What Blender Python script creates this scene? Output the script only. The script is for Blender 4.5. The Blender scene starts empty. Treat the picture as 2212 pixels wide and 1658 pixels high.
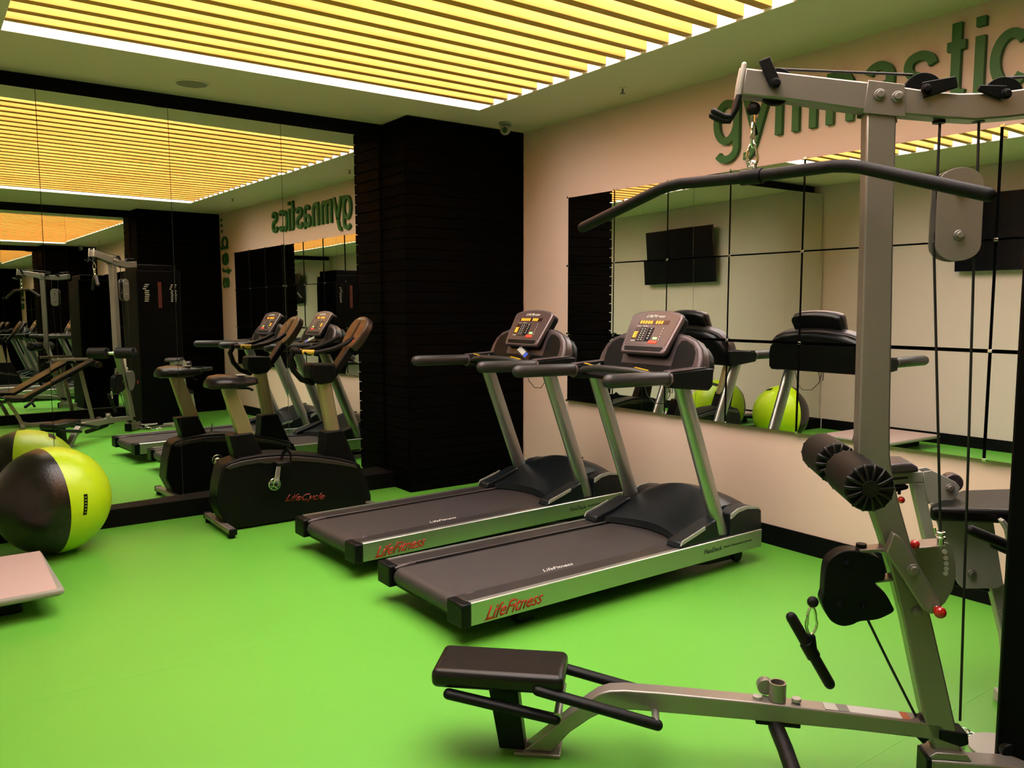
import bpy, bmesh, math, random
from mathutils import Vector, Matrix
random.seed(7)
PI = math.pi
sc = bpy.context.scene
COL = sc.collection

# ------------------------------------------------------------------ camera
cam_d = bpy.data.cameras.new('camera'); cam = bpy.data.objects.new('camera', cam_d); COL.objects.link(cam)
cam_d.sensor_fit = 'HORIZONTAL'; cam_d.sensor_width = 36.0; cam_d.lens = 1773.6 / 2212 * 36.0
cam_d.clip_start = 0.02; cam_d.clip_end = 100
yaw, pitch, roll = math.radians(36.07), math.radians(5.413), math.radians(0.017)
F = Vector((math.sin(yaw)*math.cos(pitch), math.cos(yaw)*math.cos(pitch), -math.sin(pitch)))
Rt = Vector((math.cos(yaw), -math.sin(yaw), 0)); Up = Rt.cross(F)
m = Matrix((Rt, Up, -F)).transposed().to_4x4(); m.translation = Vector((0, 0, 1.5))
cam.matrix_world = m
sc.camera = cam

# ------------------------------------------------------------------ world, exposure, bounces
w = bpy.data.worlds.new('world'); sc.world = w; w.use_nodes = True
w.node_tree.nodes['Background'].inputs[0].default_value = (0, 0, 0, 1)
sc.view_settings.view_transform = 'Standard'
try: sc.view_settings.look = 'None'
except Exception: pass
sc.view_settings.gamma = 1.0; sc.view_settings.use_curve_mapping = False
sc.view_settings.exposure = 0.0
sc.cycles.max_bounces = 14; sc.cycles.glossy_bounces = 9; sc.cycles.diffuse_bounces = 5
PANEL = 11.6          # radiance of the luminous ceiling above the slats

# ------------------------------------------------------------------ materials
def mat(name, col, rough=0.5, metal=0.0, spec=0.5, emit=None, es=0.0, coat=0.0, bump=None, var=None):
    mt = bpy.data.materials.new(name); mt.use_nodes = True
    nt = mt.node_tree; b = nt.nodes['Principled BSDF']
    b.inputs['Base Color'].default_value = (*col, 1); b.inputs['Roughness'].default_value = rough
    b.inputs['Metallic'].default_value = metal; b.inputs['Specular IOR Level'].default_value = spec
    if coat: b.inputs['Coat Weight'].default_value = coat; b.inputs['Coat Roughness'].default_value = 0.15
    if emit: b.inputs['Emission Color'].default_value = (*emit, 1); b.inputs['Emission Strength'].default_value = es
    if bump or var:
        tc = nt.nodes.new('ShaderNodeTexCoord')
        nz = nt.nodes.new('ShaderNodeTexNoise'); nz.inputs['Scale'].default_value = (bump or var)[0]; nz.inputs['Detail'].default_value = 4
        nt.links.new(tc.outputs['Object'], nz.inputs['Vector'])
        if bump:
            bp = nt.nodes.new('ShaderNodeBump'); bp.inputs['Strength'].default_value = bump[1]; bp.inputs['Distance'].default_value = 0.002
            nt.links.new(nz.outputs['Fac'], bp.inputs['Height']); nt.links.new(bp.outputs['Normal'], b.inputs['Normal'])
        if var:
            mx = nt.nodes.new('ShaderNodeMix'); mx.data_type = 'RGBA'
            mx.inputs['A'].default_value = (*[c*(1-var[1]) for c in col], 1); mx.inputs['B'].default_value = (*[min(1, c*(1+var[1])) for c in col], 1)
            nt.links.new(nz.outputs['Fac'], mx.inputs['Factor']); nt.links.new(mx.outputs['Result'], b.inputs['Base Color'])
    return mt

M = {}
M['floor'] = mat('green_vinyl', (0.100, 0.345, 0.034), 0.42, spec=0.35, var=(1.3, 0.06))
M['seam'] = mat('vinyl_weld', (0.12, 0.40, 0.045), 0.5)
M['ceil'] = mat('ceiling_paint', (0.68, 0.60, 0.46), 0.9, spec=0.1)
M['cove'] = mat('cove_white', (0.85, 0.85, 0.83), 0.8, spec=0.1)
M['wall'] = mat('beige_paint', (0.60, 0.455, 0.375), 0.85, spec=0.15, var=(0.8, 0.03))
M['wall_l'] = mat('cream_paint', (0.55, 0.47, 0.41), 0.85, spec=0.15)
M['black'] = mat('black_trim', (0.0015, 0.0015, 0.0015), 0.6, spec=0.1)
M['plank'] = mat('dark_plank', (0.0015, 0.0011, 0.0008), 0.65, spec=0.03, var=(9, 0.5))
M['panel'] = mat('luminous_panel', (0.9, 0.9, 0.9), 0.9, emit=(0.96, 0.975, 1.0), es=PANEL)
M['mirror'] = mat('mirror_silver', (0.78, 0.84, 0.77), 0.0, metal=1.0)
M['mirror_t'] = mat('tile_mirror_silver', (0.82, 0.88, 0.87), 0.0, metal=1.0)
M['edge'] = mat('glass_edge', (0.25, 0.30, 0.24), 0.2)
M['edge_d'] = mat('tile_edge', (0.008, 0.008, 0.007), 0.3)
M['chrome'] = mat('chrome', (0.75, 0.78, 0.72), 0.12, metal=1.0)
M['silver'] = mat('silver_paint', (0.235, 0.215, 0.19), 0.34, metal=0.6, spec=0.5)
M['silver2'] = mat('silver_paint_lit', (0.34, 0.33, 0.29), 0.42, metal=0.1)  # paler, less metallic copy of the silver paint, lit look put into its colour
M['alu'] = mat('brushed_aluminium', (0.42, 0.44, 0.40), 0.42, metal=1.0)
M['alu_tube'] = mat('satin_tube', (0.36, 0.37, 0.35), 0.36, metal=0.9)
M['shroud'] = mat('black_shroud', (0.0012, 0.0012, 0.0012), 0.5, spec=0.06)
M['post_bike'] = mat('champagne_post', (0.30, 0.27, 0.15), 0.35, metal=0.5)
M['plastic'] = mat('black_plastic', (0.0028, 0.0032, 0.0032), 0.42, spec=0.14)
M['hood'] = mat('charcoal_hood', (0.0055, 0.0085, 0.0105), 0.36, spec=0.3)
M['rail_top'] = mat('foot_rail_plastic', (0.021, 0.017, 0.016), 0.4, bump=(400, 0.2))
M['belt'] = mat('running_belt', (0.026, 0.0215, 0.0215), 0.5, bump=(500, 0.4))
M['foam'] = mat('black_foam', (0.0050, 0.0044, 0.004), 0.5, spec=0.16, bump=(300, 0.4))
M['vinyl'] = mat('black_vinyl', (0.0050, 0.0042, 0.0036), 0.33, spec=0.28, bump=(160, 0.15))
M['dash'] = mat('dash_grey', (0.058, 0.046, 0.049), 0.34, metal=0.35)
M['dash_rim'] = mat('dash_rim_grey', (0.12, 0.095, 0.10), 0.28, metal=0.5)
M['console'] = mat('console_overlay', (0.052, 0.030, 0.030), 0.35, coat=0.4)
M['bike_console'] = mat('bike_console_overlay', (0.024, 0.014, 0.012), 0.35)
M['grip'] = mat('grip_rubber', (0.020, 0.019, 0.019), 0.40, spec=0.35)
M['logo_red'] = mat('cycle_logo_red', (0.16, 0.003, 0.002), 0.5)
M['red'] = mat('red_print', (0.42, 0.010, 0.006), 0.4)
M['red_b'] = mat('red_knob', (0.40, 0.006, 0.004), 0.15, coat=0.6)
M['red_d'] = mat('dark_red_print', (0.055, 0.002, 0.002), 0.5)
M['white'] = mat('white_print', (0.45, 0.45, 0.42), 0.5)
M['grey_p'] = mat('grey_print', (0.15,0.15,0.13), 0.5)
M['amber'] = mat('amber_led', (0.9, 0.35, 0.02), 0.5, emit=(1.0, 0.32, 0.02), es=1.1)
M['led_off'] = mat('led_window', (0.03, 0.008, 0.006), 0.2)
M['green_b'] = mat('green_button', (0.30, 0.75, 0.25), 0.4, emit=(0.25, 0.7, 0.2), es=0.3)
M['red_btn'] = mat('red_button', (0.8, 0.05, 0.02), 0.4, emit=(0.9, 0.05, 0.02), es=0.25)
M['yellow'] = mat('yellow_tag', (0.45, 0.30, 0.01), 0.4)
M['blue'] = mat('blue_print', (0.02, 0.06, 0.4), 0.4)
M['orange'] = mat('orange_print', (0.30, 0.07, 0.015), 0.5)
M['letter'] = mat('green_letter', (0.012, 0.105, 0.016), 0.5)
M['dark_txt'] = mat('black_print', (0.004,0.004,0.004), 0.5)
M['pad_top'] = mat('grey_rubber_top', (0.42, 0.30, 0.27), 0.7)
M['pad_rim'] = mat('grey_rubber_rim', (0.22, 0.22, 0.18), 0.6)
M['screen'] = mat('tv_screen', (0.004, 0.004, 0.005), 0.18, spec=0.4)
M['dome'] = mat('dome_plastic', (0.30,0.31,0.27), 0.4)
M['grille'] = mat('speaker_grille', (0.25,0.24,0.20), 0.7, bump=(900, 0.6))
M['lime'] = mat('lime_vinyl', (0.42, 0.64, 0.004), 0.33, spec=0.5)
M['silver_label'] = mat('silver_label', (0.33,0.33,0.30), 0.4)

# slat wood with a grain that runs along the slat
def wood():
    mt = mat('slat_wood', (0.9, 0.5, 0.15), 0.6, spec=0.2); nt = mt.node_tree; b = nt.nodes['Principled BSDF']
    tc = nt.nodes.new('ShaderNodeTexCoord'); mp = nt.nodes.new('ShaderNodeMapping'); mp.inputs['Scale'].default_value = (0.9, 14, 26)
    oi = nt.nodes.new('ShaderNodeObjectInfo'); ad = nt.nodes.new('ShaderNodeVectorMath'); ad.operation = 'ADD'
    nz = nt.nodes.new('ShaderNodeTexNoise'); nz.inputs['Scale'].default_value = 2.2; nz.inputs['Detail'].default_value = 5
    cr = nt.nodes.new('ShaderNodeValToRGB')
    cr.color_ramp.elements[0].position = 0.3; cr.color_ramp.elements[0].color = (0.60, 0.25, 0.045, 1)
    cr.color_ramp.elements[1].position = 0.7; cr.color_ramp.elements[1].color = (0.70, 0.36, 0.085, 1)
    nt.links.new(tc.outputs['Object'], mp.inputs['Vector']); nt.links.new(mp.outputs['Vector'], ad.inputs[0]); nt.links.new(oi.outputs['Random'], ad.inputs[1])
    nt.links.new(ad.outputs[0], nz.inputs['Vector']); nt.links.new(nz.outputs['Fac'], cr.inputs['Fac']); nt.links.new(cr.outputs['Color'], b.inputs['Base Color'])
    return mt
M['wood'] = wood()

# dimpled black vinyl of the ball
def dimple():
    mt = mat('dimpled_black_vinyl', (0.0035, 0.0022, 0.0018), 0.32, spec=0.5); nt = mt.node_tree; b = nt.nodes['Principled BSDF']
    tc = nt.nodes.new('ShaderNodeTexCoord'); vo = nt.nodes.new('ShaderNodeTexVoronoi'); vo.inputs['Scale'].default_value = 75
    bp = nt.nodes.new('ShaderNodeBump'); bp.inputs['Strength'].default_value = 0.25; bp.inputs['Distance'].default_value = 0.002
    nt.links.new(tc.outputs['Object'], vo.inputs['Vector']); nt.links.new(vo.outputs['Distance'], bp.inputs['Height']); nt.links.new(bp.outputs['Normal'], b.inputs['Normal'])
    return mt
M['dimple'] = dimple()

# ------------------------------------------------------------------ helpers
def box(bm, x0, x1, y0, y1, z0, z1, mi=0, mtx=None):
    r = bmesh.ops.create_cube(bm, size=1.0)
    for v in r['verts']:
        v.co = Vector(((x0+x1)/2 + v.co.x*(x1-x0), (y0+y1)/2 + v.co.y*(y1-y0), (z0+z1)/2 + v.co.z*(z1-z0)))
        if mtx: v.co = mtx @ v.co
    for f in {f for v in r['verts'] for f in v.link_faces}: f.material_index = mi
    return r['verts']

def prism(bm, pts, ax, a0, a1, mi=0, mtx=None):
    """pts: 2D outline in the two other axes (in x,y,z order); extruded along ax from a0 to a1."""
    def P(p, a):
        q = list(p); q.insert(ax, a); v = Vector(q); return mtx @ v if mtx else v
    A = [bm.verts.new(P(p, a0)) for p in pts]; B = [bm.verts.new(P(p, a1)) for p in pts]
    n = len(pts); fs = [bm.faces.new(A), bm.faces.new(B[::-1])]
    for i in range(n): fs.append(bm.faces.new((A[i], B[i], B[(i+1) % n], A[(i+1) % n])))
    for f in fs: f.material_index = mi
    bmesh.ops.recalc_face_normals(bm, faces=fs)
    return A + B

def frames(path):
    P = [Vector(p) for p in path]; n = len(P); T = []
    for i in range(n):
        a = P[max(i-1, 0)]; b = P[min(i+1, n-1)]; T.append((b-a).normalized())
    ref = Vector((0, 0, 1)) if abs(T[0].z) < 0.9 else Vector((1, 0, 0))
    U = [(ref - T[0]*ref.dot(T[0])).normalized()]
    for i in range(1, n):
        u = U[-1] - T[i]*U[-1].dot(T[i]); U.append(u.normalized())
    return P, T, U

def tube(bm, path, r, n=14, caps='flat', mi=0, ry=None, r_end=None):
    P, T, U = frames(path); ry = ry or r; rings = []; cnt = len(P)
    def ring(c, u, v, ra, rb): return [bm.verts.new(c + u*math.cos(2*PI*k/n)*ra + v*math.sin(2*PI*k/n)*rb) for k in range(n)]
    for i in range(cnt):
        t = i/(cnt-1); k = 1 + ((r_end/r) - 1)*t if r_end else 1
        u = U[i]; v = T[i].cross(u)
        if caps == 'round' and i == 0:
            for q in (80, 55, 30): a = math.radians(q); rings.append(ring(P[0]-T[0]*r*math.sin(a), u, v, r*math.cos(a), ry*math.cos(a)))
        rings.append(ring(P[i], u, v, r*k, ry*k))
        if caps == 'round' and i == cnt-1:
            for q in (30, 55, 80): a = math.radians(q); rings.append(ring(P[i]+T[i]*r*k*math.sin(a), u, v, r*k*math.cos(a), ry*k*math.cos(a)))
    fs = []
    for a, b in zip(rings, rings[1:]):
        for k in range(n): fs.append(bm.faces.new((a[k], a[(k+1) % n], b[(k+1) % n], b[k])))
    fs.append(bm.faces.new(rings[0][::-1])); fs.append(bm.faces.new(rings[-1]))
    for f in fs: f.material_index = mi
    return fs

def rtube(bm, path, w_, h_, up=(0, 0, 1), mi=0):
    """rectangular tube along a path; w_ across (side vector), h_ along the up side."""
    P = [Vector(p) for p in path]; n = len(P); up = Vector(up); rings = []
    for i in range(n):
        if i == 0: t = (P[1]-P[0]).normalized(); k = 1
        elif i == n-1: t = (P[-1]-P[-2]).normalized(); k = 1
        else:
            t1 = (P[i]-P[i-1]).normalized(); t2 = (P[i+1]-P[i]).normalized(); t = (t1+t2).normalized(); k = 1/max(0.3, t.dot(t1))
        side = up.cross(t).normalized(); hh = t.cross(side).normalized()
        rings.append([bm.verts.new(P[i] + side*a*w_/2 + hh*b*h_/2*k) for a, b in ((-1, -1), (1, -1), (1, 1), (-1, 1))])
    fs = [bm.faces.new(rings[0]), bm.faces.new(rings[-1][::-1])]
    for a, b in zip(rings, rings[1:]):
        for k in range(4): fs.append(bm.faces.new((a[k], b[k], b[(k+1) % 4], a[(k+1) % 4])))
    for f in fs: f.material_index = mi
    bmesh.ops.recalc_face_normals(bm, faces=fs)

def disc(bm, c, axis, r, h, n=24, mi=0, r2=None):
    a = Vector(axis).normalized(); c = Vector(c)
    ref = Vector((0, 0, 1)) if abs(a.z) < 0.9 else Vector((1, 0, 0)); u = a.cross(ref).normalized(); v = a.cross(u); r2 = r if r2 is None else r2
    A = [bm.verts.new(c - a*h/2 + (u*math.cos(2*PI*k/n)+v*math.sin(2*PI*k/n))*r) for k in range(n)]
    B = [bm.verts.new(c + a*h/2 + (u*math.cos(2*PI*k/n)+v*math.sin(2*PI*k/n))*r2) for k in range(n)]
    fs = [bm.faces.new(A[::-1]), bm.faces.new(B)] + [bm.faces.new((A[k], A[(k+1) % n], B[(k+1) % n], B[k])) for k in range(n)]
    for f in fs: f.material_index = mi
    bmesh.ops.recalc_face_normals(bm, faces=fs)

def ball(bm, c, r, mi=0, seg=20, sz=1.0):
    rr = bmesh.ops.create_uvsphere(bm, u_segments=seg, v_segments=seg//2+2, radius=r)
    for v in rr['verts']: v.co = Vector((v.co.x, v.co.y, v.co.z*sz)) + Vector(c)
    for f in {f for v in rr['verts'] for f in v.link_faces}: f.material_index = mi

def ringt(bm, c, axis, R, r, n=20, m_=8, mi=0, sx=1.0):
    a = Vector(axis).normalized(); ref = Vector((0, 0, 1)) if abs(a.z) < 0.9 else Vector((1, 0, 0))
    u = a.cross(ref).normalized(); v = a.cross(u); c = Vector(c); G = []
    for i in range(n):
        t = 2*PI*i/n; d = u*math.cos(t)*sx+v*math.sin(t); G.append([bm.verts.new(c + d*R + (d*math.cos(2*PI*j/m_)+a*math.sin(2*PI*j/m_))*r) for j in range(m_)])
    for i in range(n):
        for j in range(m_): bm.faces.new((G[i][j], G[(i+1) % n][j], G[(i+1) % n][(j+1) % m_], G[i][(j+1) % m_])).material_index = mi

def obj(name, bm, mats, parent=None, bevel=0.0, seg=2, smooth=38, loc=None):
    me = bpy.data.meshes.new(name); bm.to_mesh(me); bm.free()
    if not isinstance(mats, (list, tuple)): mats = [mats]
    for k in mats: me.materials.append(M[k] if isinstance(k, str) else k)
    if smooth:
        me.polygons.foreach_set('use_smooth', [True]*len(me.polygons)); me.set_sharp_from_angle(angle=math.radians(smooth))
    o = bpy.data.objects.new(name, me); COL.objects.link(o)
    if parent: o.parent = parent
    if loc: o.location = loc
    if bevel:
        b = o.modifiers.new('bevel', 'BEVEL'); b.width = bevel; b.segments = seg; b.limit_method = 'ANGLE'; b.angle_limit = math.radians(40)
    return o
NB = bmesh.new
def tag(o, label, cat, group=None):
    o['label'] = label; o['category'] = cat
    if group: o['group'] = group
    return o
def thing(name, label, cat, loc=(0, 0, 0), rz=0.0, group=None):
    o = bpy.data.objects.new(name, None); COL.objects.link(o); o.empty_display_size = 0.1
    o.location = loc; o.rotation_euler = (0, 0, rz); return tag(o, label, cat, group)
def struct(o, label=None):
    o['kind'] = 'structure'
    if label: o['label'] = label
    return o
def B(name, x0, x1, y0, y1, z0, z1, mt, parent=None, bevel=0.0, mtx=None):
    bm = NB(); box(bm, x0, x1, y0, y1, z0, z1, 0, mtx); return obj(name, bm, mt, parent, bevel)
def copy_tree(o, parent=None):
    c = o.copy(); COL.objects.link(c)
    if parent: c.parent = parent
    for ch in list(o.children): copy_tree(ch, c)
    return c

def text_mesh(s, size=1.0, extrude=0.0, shear=0.0, offset=0.0, align='LEFT', space=1.0):
    cu = bpy.data.curves.new('t', 'FONT'); cu.body = s; cu.size = size; cu.extrude = extrude; cu.shear = shear; cu.offset = offset
    cu.align_x = align; cu.space_character = space; cu.resolution_u = 4
    o = bpy.data.objects.new('t', cu); COL.objects.link(o)
    dg = bpy.context.evaluated_depsgraph_get(); dg.update()
    me = bpy.data.meshes.new_from_object(o.evaluated_get(dg)); bpy.data.objects.remove(o); bpy.data.curves.remove(cu); return me
def fit_text(name, s, parent, mtx, w_, h_, mt, extrude=0.0006, shear=0.0, offset=0.0):
    """text fitted into a w_ x h_ box whose lower left corner and axes are given by mtx (x right, y up, z out)."""
    me = text_mesh(s, 1.0, 0.0, shear, offset)
    xs = [v.co.x for v in me.vertices]; ys = [v.co.y for v in me.vertices]
    x0, x1, y0, y1 = min(xs), max(xs), min(ys), max(ys)
    bm = NB(); bm.from_mesh(me); bpy.data.meshes.remove(me)
    for v in bm.verts: v.co = Vector(((v.co.x-x0)/(x1-x0)*w_, (v.co.y-y0)/(y1-y0)*h_, 0))
    r = bmesh.ops.extrude_face_region(bm, geom=bm.faces[:])
    for g in r['geom']:
        if isinstance(g, bmesh.types.BMVert): g.co.z += max(extrude, 0.0004)
    bmesh.ops.recalc_face_normals(bm, faces=bm.faces[:])
    for v in bm.verts: v.co = mtx @ v.co
    return obj(name, bm, mt, parent, smooth=0)
def axes(o, x, y, z=None):
    x = Vector(x).normalized(); y = Vector(y).normalized(); z = x.cross(y) if z is None else Vector(z)
    m_ = Matrix((x, y, z)).transposed().to_4x4(); m_.translation = Vector(o); return m_

# ------------------------------------------------------------------ room shell
XL, XR, YN, YF, ZC = -0.85, 4.32, -0.68, 6.20, 2.975
YM = 6.14                                     # face of the mirror wall
SX0, SX1, SY0, SY1, ZR = 0.47, 3.56, 0.62, 5.31, 3.22   # recess over the slats
struct(B('floor', XL-.1, XR+.1, YN-.1, YF+.15, -0.1, 0.0, 'floor'), 'bright green vinyl gym floor')
for k, yy in enumerate((3.51, 1.405)):
    struct(B('trim_%d' % (k+1), XL, XR-.012, yy-.0025, yy+.0025, -0.001, 0.0006, 'seam'), 'welded seam line in the green vinyl floor')
struct(B('wall_right', XR, XR+.1, YN-.1, YF+.15, 0, ZC+.3, 'wall'), 'beige painted wall behind the treadmills')
struct(B('wall_left', XL-.1, XL, YN-.1, YF+.15, 0, ZC+.3, 'wall_l'), 'cream wall carrying the television')
struct(B('wall_far', XL, XR, YF, YF+.15, 0, ZC+.3, 'black'), 'dark wall carrying the big mirror panels')
struct(B('wall_near', XL, XR, YN-.1, YN, 0, ZC+.3, 'black'), 'dark wall behind the viewer')
bm = NB()
box(bm, XL, SX0, YN, YF, ZC, ZC+.06); box(bm, SX1, XR, YN, YF, ZC, ZC+.06)
box(bm, SX0, SX1, YN, SY0, ZC, ZC+.06); box(bm, SX0, SX1, SY1, YF, ZC, ZC+.06)
struct(obj('ceiling', bm, 'ceil', smooth=0), 'painted plasterboard ceiling around the slatted recess')
struct(B('baseboard_right', XR-.014, XR, 0, 5.72, 0, .125, 'black', bevel=.002), 'tall black baseboard under the beige wall')
struct(B('baseboard_left', XL, XL+.014, YN, 6.0, 0, .125, 'black', bevel=.002), 'black baseboard under the cream wall')

# slatted luminous ceiling
sl = thing('slatted_light', 'glowing recessed ceiling light behind long pale wooden slats', 'ceiling light', ((SX0+SX1)/2, (SY0+SY1)/2, ZC))
def loc(p): return (p[0]-sl.location.x, p[1]-sl.location.y, p[2]-sl.location.z)
ox, oy, oz = sl.location
bm = NB()
t_ = 0.02
box(bm, SX0-t_-ox, SX0-ox, SY0-t_-oy, SY1+t_-oy, .0605, ZR-oz); box(bm, SX1-ox, SX1+t_-ox, SY0-t_-oy, SY1+t_-oy, .0605, ZR-oz)
box(bm, SX0-ox, SX1-ox, SY0-t_-oy, SY0-oy, .0605, ZR-oz); box(bm, SX0-ox, SX1-ox, SY1-oy, SY1+t_-oy, .0605, ZR-oz)
# white linings of the opening edge, in front of the plasterboard
e_ = .002
box(bm, SX0-ox, SX0+e_-ox, SY0-oy, SY1-oy, .001, .0605); box(bm, SX1-e_-ox, SX1-ox, SY0-oy, SY1-oy, .001, .0605)
box(bm, SX0+e_-ox, SX1-e_-ox, SY0-oy, SY0+e_-oy, .001, .0605); box(bm, SX0+e_-ox, SX1-e_-ox, SY1-e_-oy, SY1-oy, .001, .0605)
obj('recess_lining', bm, 'cove', sl, smooth=0)
B('luminous_panel', SX0-ox, SX1-ox, SY0-oy, SY1-oy, ZR-oz, ZR-oz+.02, 'panel', sl)
s0 = None
for k in range(26):
    yy = 5.14 - .174*k
    if s0 is None: s0 = B('slat', -(SX1-SX0)/2+.006, (SX1-SX0)/2-.006, -.029, .029, 0, .105, 'wood', sl, bevel=.0015)
    s = s0 if k == 0 else s0.copy()
    if k: COL.objects.link(s)
    s.location = (0, yy-oy, .012)

# mirror wall: five tall panels on the far wall, each set a touch out of true
def mirror_panels(name, label, xs, y, face, yaws, tilt, z0, z1):
    root = thing(name, label, 'mirror', ((xs[0]+xs[-1])/2, y, 0))
    for i in range(len(xs)-1):
        x0, x1 = xs[i]+.0015, xs[i+1]-.0015; cx = (x0+x1)/2; a = yaws[i]
        bm = NB(); h = .004
        vs = box(bm, -(x1-x0)/2, (x1-x0)/2, -h, h, z0, z1)
        bm.faces.ensure_lookup_table()
        for f in bm.faces: f.material_index = 0 if (f.normal.y*face > .9) else 1
        yy = y + math.tan(a)*(cx-1.9)*(1 if face < 0 else 0)
        mt = Matrix.Translation((cx-root.location.x, yy-y, 0)) @ Matrix.Rotation(a, 4, 'Z') @ Matrix.Rotation(tilt*face*-1, 4, 'X')
        for v in bm.verts: v.co = mt @ v.co
        obj('mirror_panel', bm, ['mirror', 'edge'], root, smooth=0)
    return root
PX = [XL+.02, -.10, .71, 1.515, 2.33, 3.165]
mirror_panels('mirror_wall', 'floor-to-ceiling mirror of tall panels behind the exercise bike', PX, YM, -1, [.038, .038, .040, .036, .032], -.007, .11, 2.868)
mirror_panels('rear_mirror', 'mirror of tall panels on the wall behind the viewer', PX, YN+.035, 1, [-.002, .003, -.002, .004, 0], -.003, .13, 2.868)
struct(B('trim_3', XL, 3.2, 6.02, YF, 0, .125, 'black', bevel=.003), 'black plinth under the mirror wall')
struct(B('trim_4', XL, 3.2, 6.19, YF, 2.86, ZC, 'black'), 'black band between mirror wall and ceiling')
struct(B('trim_5', XL, 3.2, YN, YN+.09, 0, .13, 'black'), 'black plinth under the rear mirror')
struct(B('trim_6', XL, 3.2, YN, YN+.02, 2.86, ZC, 'black'), 'black band over the rear mirror')

# planked pillars
def pillar(name, label, y0, y1, face):
    X0 = 3.185
    root = bpy.data.objects.new(name, None); COL.objects.link(root); root.location = (X0, (y0+y1)/2, 0); struct(root, label)
    core = B('core', .008, XR-X0-.001, -(y1-y0)/2+(.008 if face < 0 else 0), (y1-y0)/2-(.008 if face > 0 else 0), 0, ZC, 'black', root)
    pitch = .085; n = int(ZC/pitch)
    fm = sm = None; hh = (y1-y0)/2
    for k in range(n+1):
        z = k*pitch; top = min(pitch-.008, ZC-z-.002)
        if top < .01: continue
        j = (k*37 % 7)/7*.003
        if fm is None:
            fm = B('plank', 0, XR-X0-.002, 0, .014, 0, pitch-.008, 'plank', root, bevel=.002)
            sm = B('plank', 0, .014, -hh+.016, hh-.001, 0, pitch-.008, 'plank', root, bevel=.002)
            a, b = fm, sm
        else:
            a, b = fm.copy(), sm.copy(); COL.objects.link(a); COL.objects.link(b)
        a.location = (-.006-j*.3, (-hh-.006-j) if face < 0 else (hh-.008+j), z); b.location = (-.006-j, 0 if face < 0 else -.015, z)
        if top < pitch-.008: a.scale.z = b.scale.z = top/(pitch-.008)
    return root
pillar('pillar', 'black planked pillar between mirror wall and beige wall', 5.76, YF, -1)
pillar('pillar', 'black planked pillar near the viewer seen in the mirror wall', YN, -.34, 1)

# tiled mirror on the right wall
tm = thing('tiled_mirror', 'grid of square mirror tiles clipped to the beige wall', 'mirror', (XR, 2.7, 0))
T0, TP = 5.125, .5405
zs = [.742, 1.292, 1.832]
for c_ in range(9):
    for r_ in range(3):
        yc = T0 - TP*(c_+.5); zc = zs[r_] + .262
        bm = NB(); box(bm, -.006, .022, -.2612, .2612, -.2652, .2652)
        bm.faces.ensure_lookup_table()
        for f in bm.faces: f.material_index = 0 if f.normal.x < -.9 else 1
        s_ = (-.007, -.012, -.012)[r_] + (((c_*5+r_*3) % 4)-1.5)*.0012; t2 = (.0065, .001, -.004)[r_] + (((c_*3+r_) % 3)-1)*.001
        mt = Matrix.Translation((-.028, yc-2.7, zc)) @ Matrix.Rotation(-s_, 4, 'Z') @ Matrix.Rotation(t2, 4, 'Y')
        for v in bm.verts: v.co = mt @ v.co
        obj('mirror_tile', bm, ['mirror_t', 'edge_d'], tm, smooth=0)
B('gap_shade_sheet', -.005, -.001, 2.7-2.7-(2.7-(T0-TP*9))+.004, T0-2.7-.004, .742, 2.358, 'black', tm)  # black sheet added behind the tiles so the gaps look shaded
c0 = None
for c_ in range(10):
    for z in (.736, 1.28, 1.822, 2.364):
        yc = T0 - TP*c_
        if c0 is None: c0 = B('clip', -.038, -.001, -.011, .011, -.008, .008, 'chrome', tm, bevel=.002)
        k = c0 if (c_ == 0 and z == .736) else c0.copy()
        if k is not c0: COL.objects.link(k)
        k.location = (0, yc-2.7, z)

# green wall lettering "gymnastics"
spans = [('g', 3.661, 3.455, 2.416), ('y', 3.425, 3.225, 2.416), ('m', 3.185, 2.905, 2.532), ('n', 2.842, 2.672, 2.532), ('a', 2.625, 2.435, 2.528),
         ('s', 2.395, 2.215, 2.528), ('t', 2.180, 2.065, 2.532), ('i', 2.025, 1.990, 2.532), ('c', 1.958, 1.780, 2.528), ('s', 1.745, 1.575, 2.528)]
tops = {'t': 2.905, 'i': 2.905}
ords = {0: 'first', 5: 'middle', 9: 'last'}
words = ['initial letter g with a hooked tail', 'letter y with a slanted tail', 'wide letter m', 'letter n after the wide m', 'rounded letter a', 'letter s between a and t',
         'tall letter t', 'dotted letter i', 'open letter c after the dotted i', 'closing letter s at the end']
LW = .046            # stroke width of the raised letters
def arc(cx, cy, rx, ry, a0, a1, n=18): return [(cx+rx*math.cos(math.radians(a0+(a1-a0)*k/n)), cy+ry*math.sin(math.radians(a0+(a1-a0)*k/n))) for k in range(n+1)]
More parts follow.
